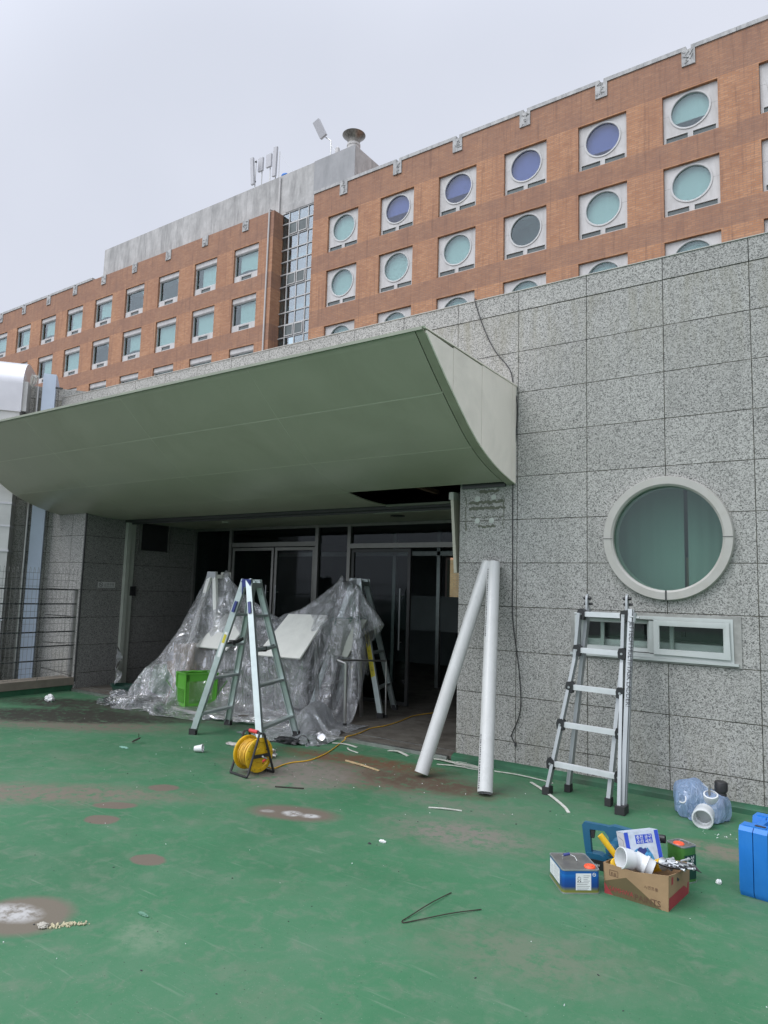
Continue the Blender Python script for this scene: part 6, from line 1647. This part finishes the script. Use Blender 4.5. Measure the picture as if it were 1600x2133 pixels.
t = thing('bent_wire', 'thin dark wire bent into a V on the green floor', 'wire', (.79, -2.97, 0)); bm = B(); tube(bm, smoothpath([(.809, -2.562, .004), (.800, -2.75, .012), (.788, -2.93, .006), (.784, -2.975, .004), (.80, -2.985, .004), (.835, -2.93, .005), (.93, -2.78, .01), (1.017, -2.638, .004)], 5), .0024, 6); obj('wire', bm, MT['wire'], t, w=True)
t = thing('wire_coil', 'small black coil of wire on the floor at left', 'wire', (-3.228, -1.494, 0)); bm = B()
for k in range(3): tube(bm, [Vector((.042*math.cos(a/10)+.004*k, .03*math.sin(a/10), .01+.018*(1+math.sin(a/10+1))+.004*k)) for a in range(0, 62)], .0032, 5)
tube(bm, [(.0, .03, .05), (.01, .02, .085)], .003, 5); obj('coil', bm, MT['wire'], t)
litter('crumpled_paper', 'crumpled white paper by the railing kerb', 'paper', -6.06, -.72, lambda bm: crumple(bm, .075, .05, .05, 3), MT['white_paper'], smooth=10)
litter('paint_flake', 'teal paint flake beside the small black coil', 'flake', -3.136, -1.689, lambda bm: crumple(bm, .06, .018, .008, 5), simple('flake_teal', (.16, .32, .25), .7), smooth=10)
litter('paper_scrap', 'little torn white scrap near the middle of the floor', 'scrap', .124, -2.187, lambda bm: crumple(bm, .022, .010, .010, 2), MT['white_paper'], smooth=10)
litter('dark_chip', 'small dark chip left of the torn white scrap', 'chip', .078, -2.257, lambda bm: crumple(bm, .012, .006, .005, 3), MT['ink'], smooth=10)
litter('paper_chip', 'folded white chip between the box and the blue case', 'chip', 1.877, -1.546, lambda bm: crumple(bm, .014, .010, .014, 6), MT['white_paper'], smooth=10)
litter('plaster_lump', 'pale flat plaster lump left of the crumbs at bottom left', 'lump', -.425, -4.005, lambda bm: crumple(bm, .026, .020, .012, 8), simple('plaster', (.36, .34, .29), .9), smooth=10)
litter('green_sliver', 'thin torn green sliver right of the foam crumbs', 'sliver', -.182, -3.667, lambda bm: crumple(bm, .035, .007, .008, 11), simple('flake_green', (.10, .22, .15), .7), smooth=10)
bm = B(); random.seed(40)
for k in range(110):
    t_ = random.random(); cx = -.405+.10*t_; cy = -3.985+.11*t_; x = random.gauss(cx, .012); y = random.gauss(cy, .010); r_ = random.uniform(.003, .008)
    bmesh.ops.create_icosphere(bm, subdivisions=1, radius=r_, matrix=M4((x, y, r_*.6), (random.random()*3, random.random()*3, 0), (1, random.uniform(.5, 1), .7)))
tag(obj('foam_crumbs', bm, simple('foam', (.45, .41, .27), .9), loc=(-.36, -3.93, 0), smooth=0), 'scatter of cream foam crumbs beside the white filler patch', 'crumbs', kind='stuff')
bm = B()
for k in range(150):
    x = random.uniform(-5.5, 2.6); y = random.uniform(-4.6, -.15)
    if random.random() < .5: x = random.gauss(-1.2, .8); y = random.gauss(-.9, .6)
    if y > -.1: continue
    r_ = random.uniform(.001, .0036)
    bmesh.ops.create_icosphere(bm, subdivisions=1, radius=r_, matrix=M4((x, y, r_*.5), (random.random()*3, random.random()*3, 0), (random.uniform(.6, 2), 1, .5)))
for k in range(16):
    x = random.gauss(1.72, .05); y = random.gauss(-.66, .04); r_ = random.uniform(.001, .004)
    bmesh.ops.create_icosphere(bm, subdivisions=1, radius=r_, matrix=M4((x, y, r_*.5)))
tag(obj('white_grit', bm, MT['white_paper'], loc=(-1, -1.5, 0), smooth=0), 'tiny white chips scattered over the green floor', 'grit', kind='stuff')
bm = B()
for k in range(160):
    x = random.uniform(-5, 2.4); y = random.uniform(-4.4, -.15); r_ = random.uniform(.0015, .005)
    bmesh.ops.create_icosphere(bm, subdivisions=1, radius=r_, matrix=M4((x, y, r_*.5), (0, 0, random.random()*3), (random.uniform(.6, 2.4), 1, .5)))
tag(obj('dark_grit', bm, MT['ink'], loc=(-1, -1.5, 0), smooth=0), 'tiny dark chips scattered over the green floor', 'grit', kind='stuff')

# ---- pieces that are apart from one another become parts of their own
def split_part(o, gap=.02):
    bm = bmesh.new(); bm.from_mesh(o.data); iss = islands(bm)
    bb = [([min(v.co[k] for v in g_) for k in range(3)], [max(v.co[k] for v in g_) for k in range(3)]) for g_ in iss]
    par = list(range(len(bb)))
    def fnd(i):
        while par[i] != i: i = par[i]
        return i
    for i in range(len(bb)):
        for j in range(i):
            if all(bb[i][0][k] <= bb[j][1][k]+gap and bb[j][0][k] <= bb[i][1][k]+gap for k in range(3)): par[fnd(i)] = fnd(j)
    groups = {}
    for i, g_ in enumerate(iss): groups.setdefault(fnd(i), []).extend(g_)
    if len(groups) < 2: bm.free(); return
    who = {v.index: k for k, g_ in groups.items() for v in g_}; bm.free()
    for n_, k in enumerate(groups):
        me = o.data.copy(); b2 = bmesh.new(); b2.from_mesh(me)
        bmesh.ops.delete(b2, geom=[v for v in b2.verts if who[v.index] != k], context='VERTS'); b2.to_mesh(me); b2.free()
        if n_ == 0: first = me
        else:
            c = o.copy(); c.data = me; COL.objects.link(c); c.parent = o.parent
    o.data = first
KINDS = ('blind', 'bore', 'bracket', 'cross_tube', 'fixed_pane', 'flange', 'frame', 'frosted_band', 'header', 'hinge_knob', 'horizontal_bar', 'inner_framing', 'inner_shell',
         'light_strip', 'lock_lever', 'lock_pin', 'loose_wire', 'pane', 'pour_joint', 'red_print', 'rim', 'roof', 'shutter_rail', 'side_bracket', 'strap', 'threshold_strip', 'wall')
for o in [o for o in bpy.data.objects if o.type == 'MESH' and o.parent and o.name.split('.')[0] in KINDS and len(o.data.vertices) < 8000]:
    split_part(o)
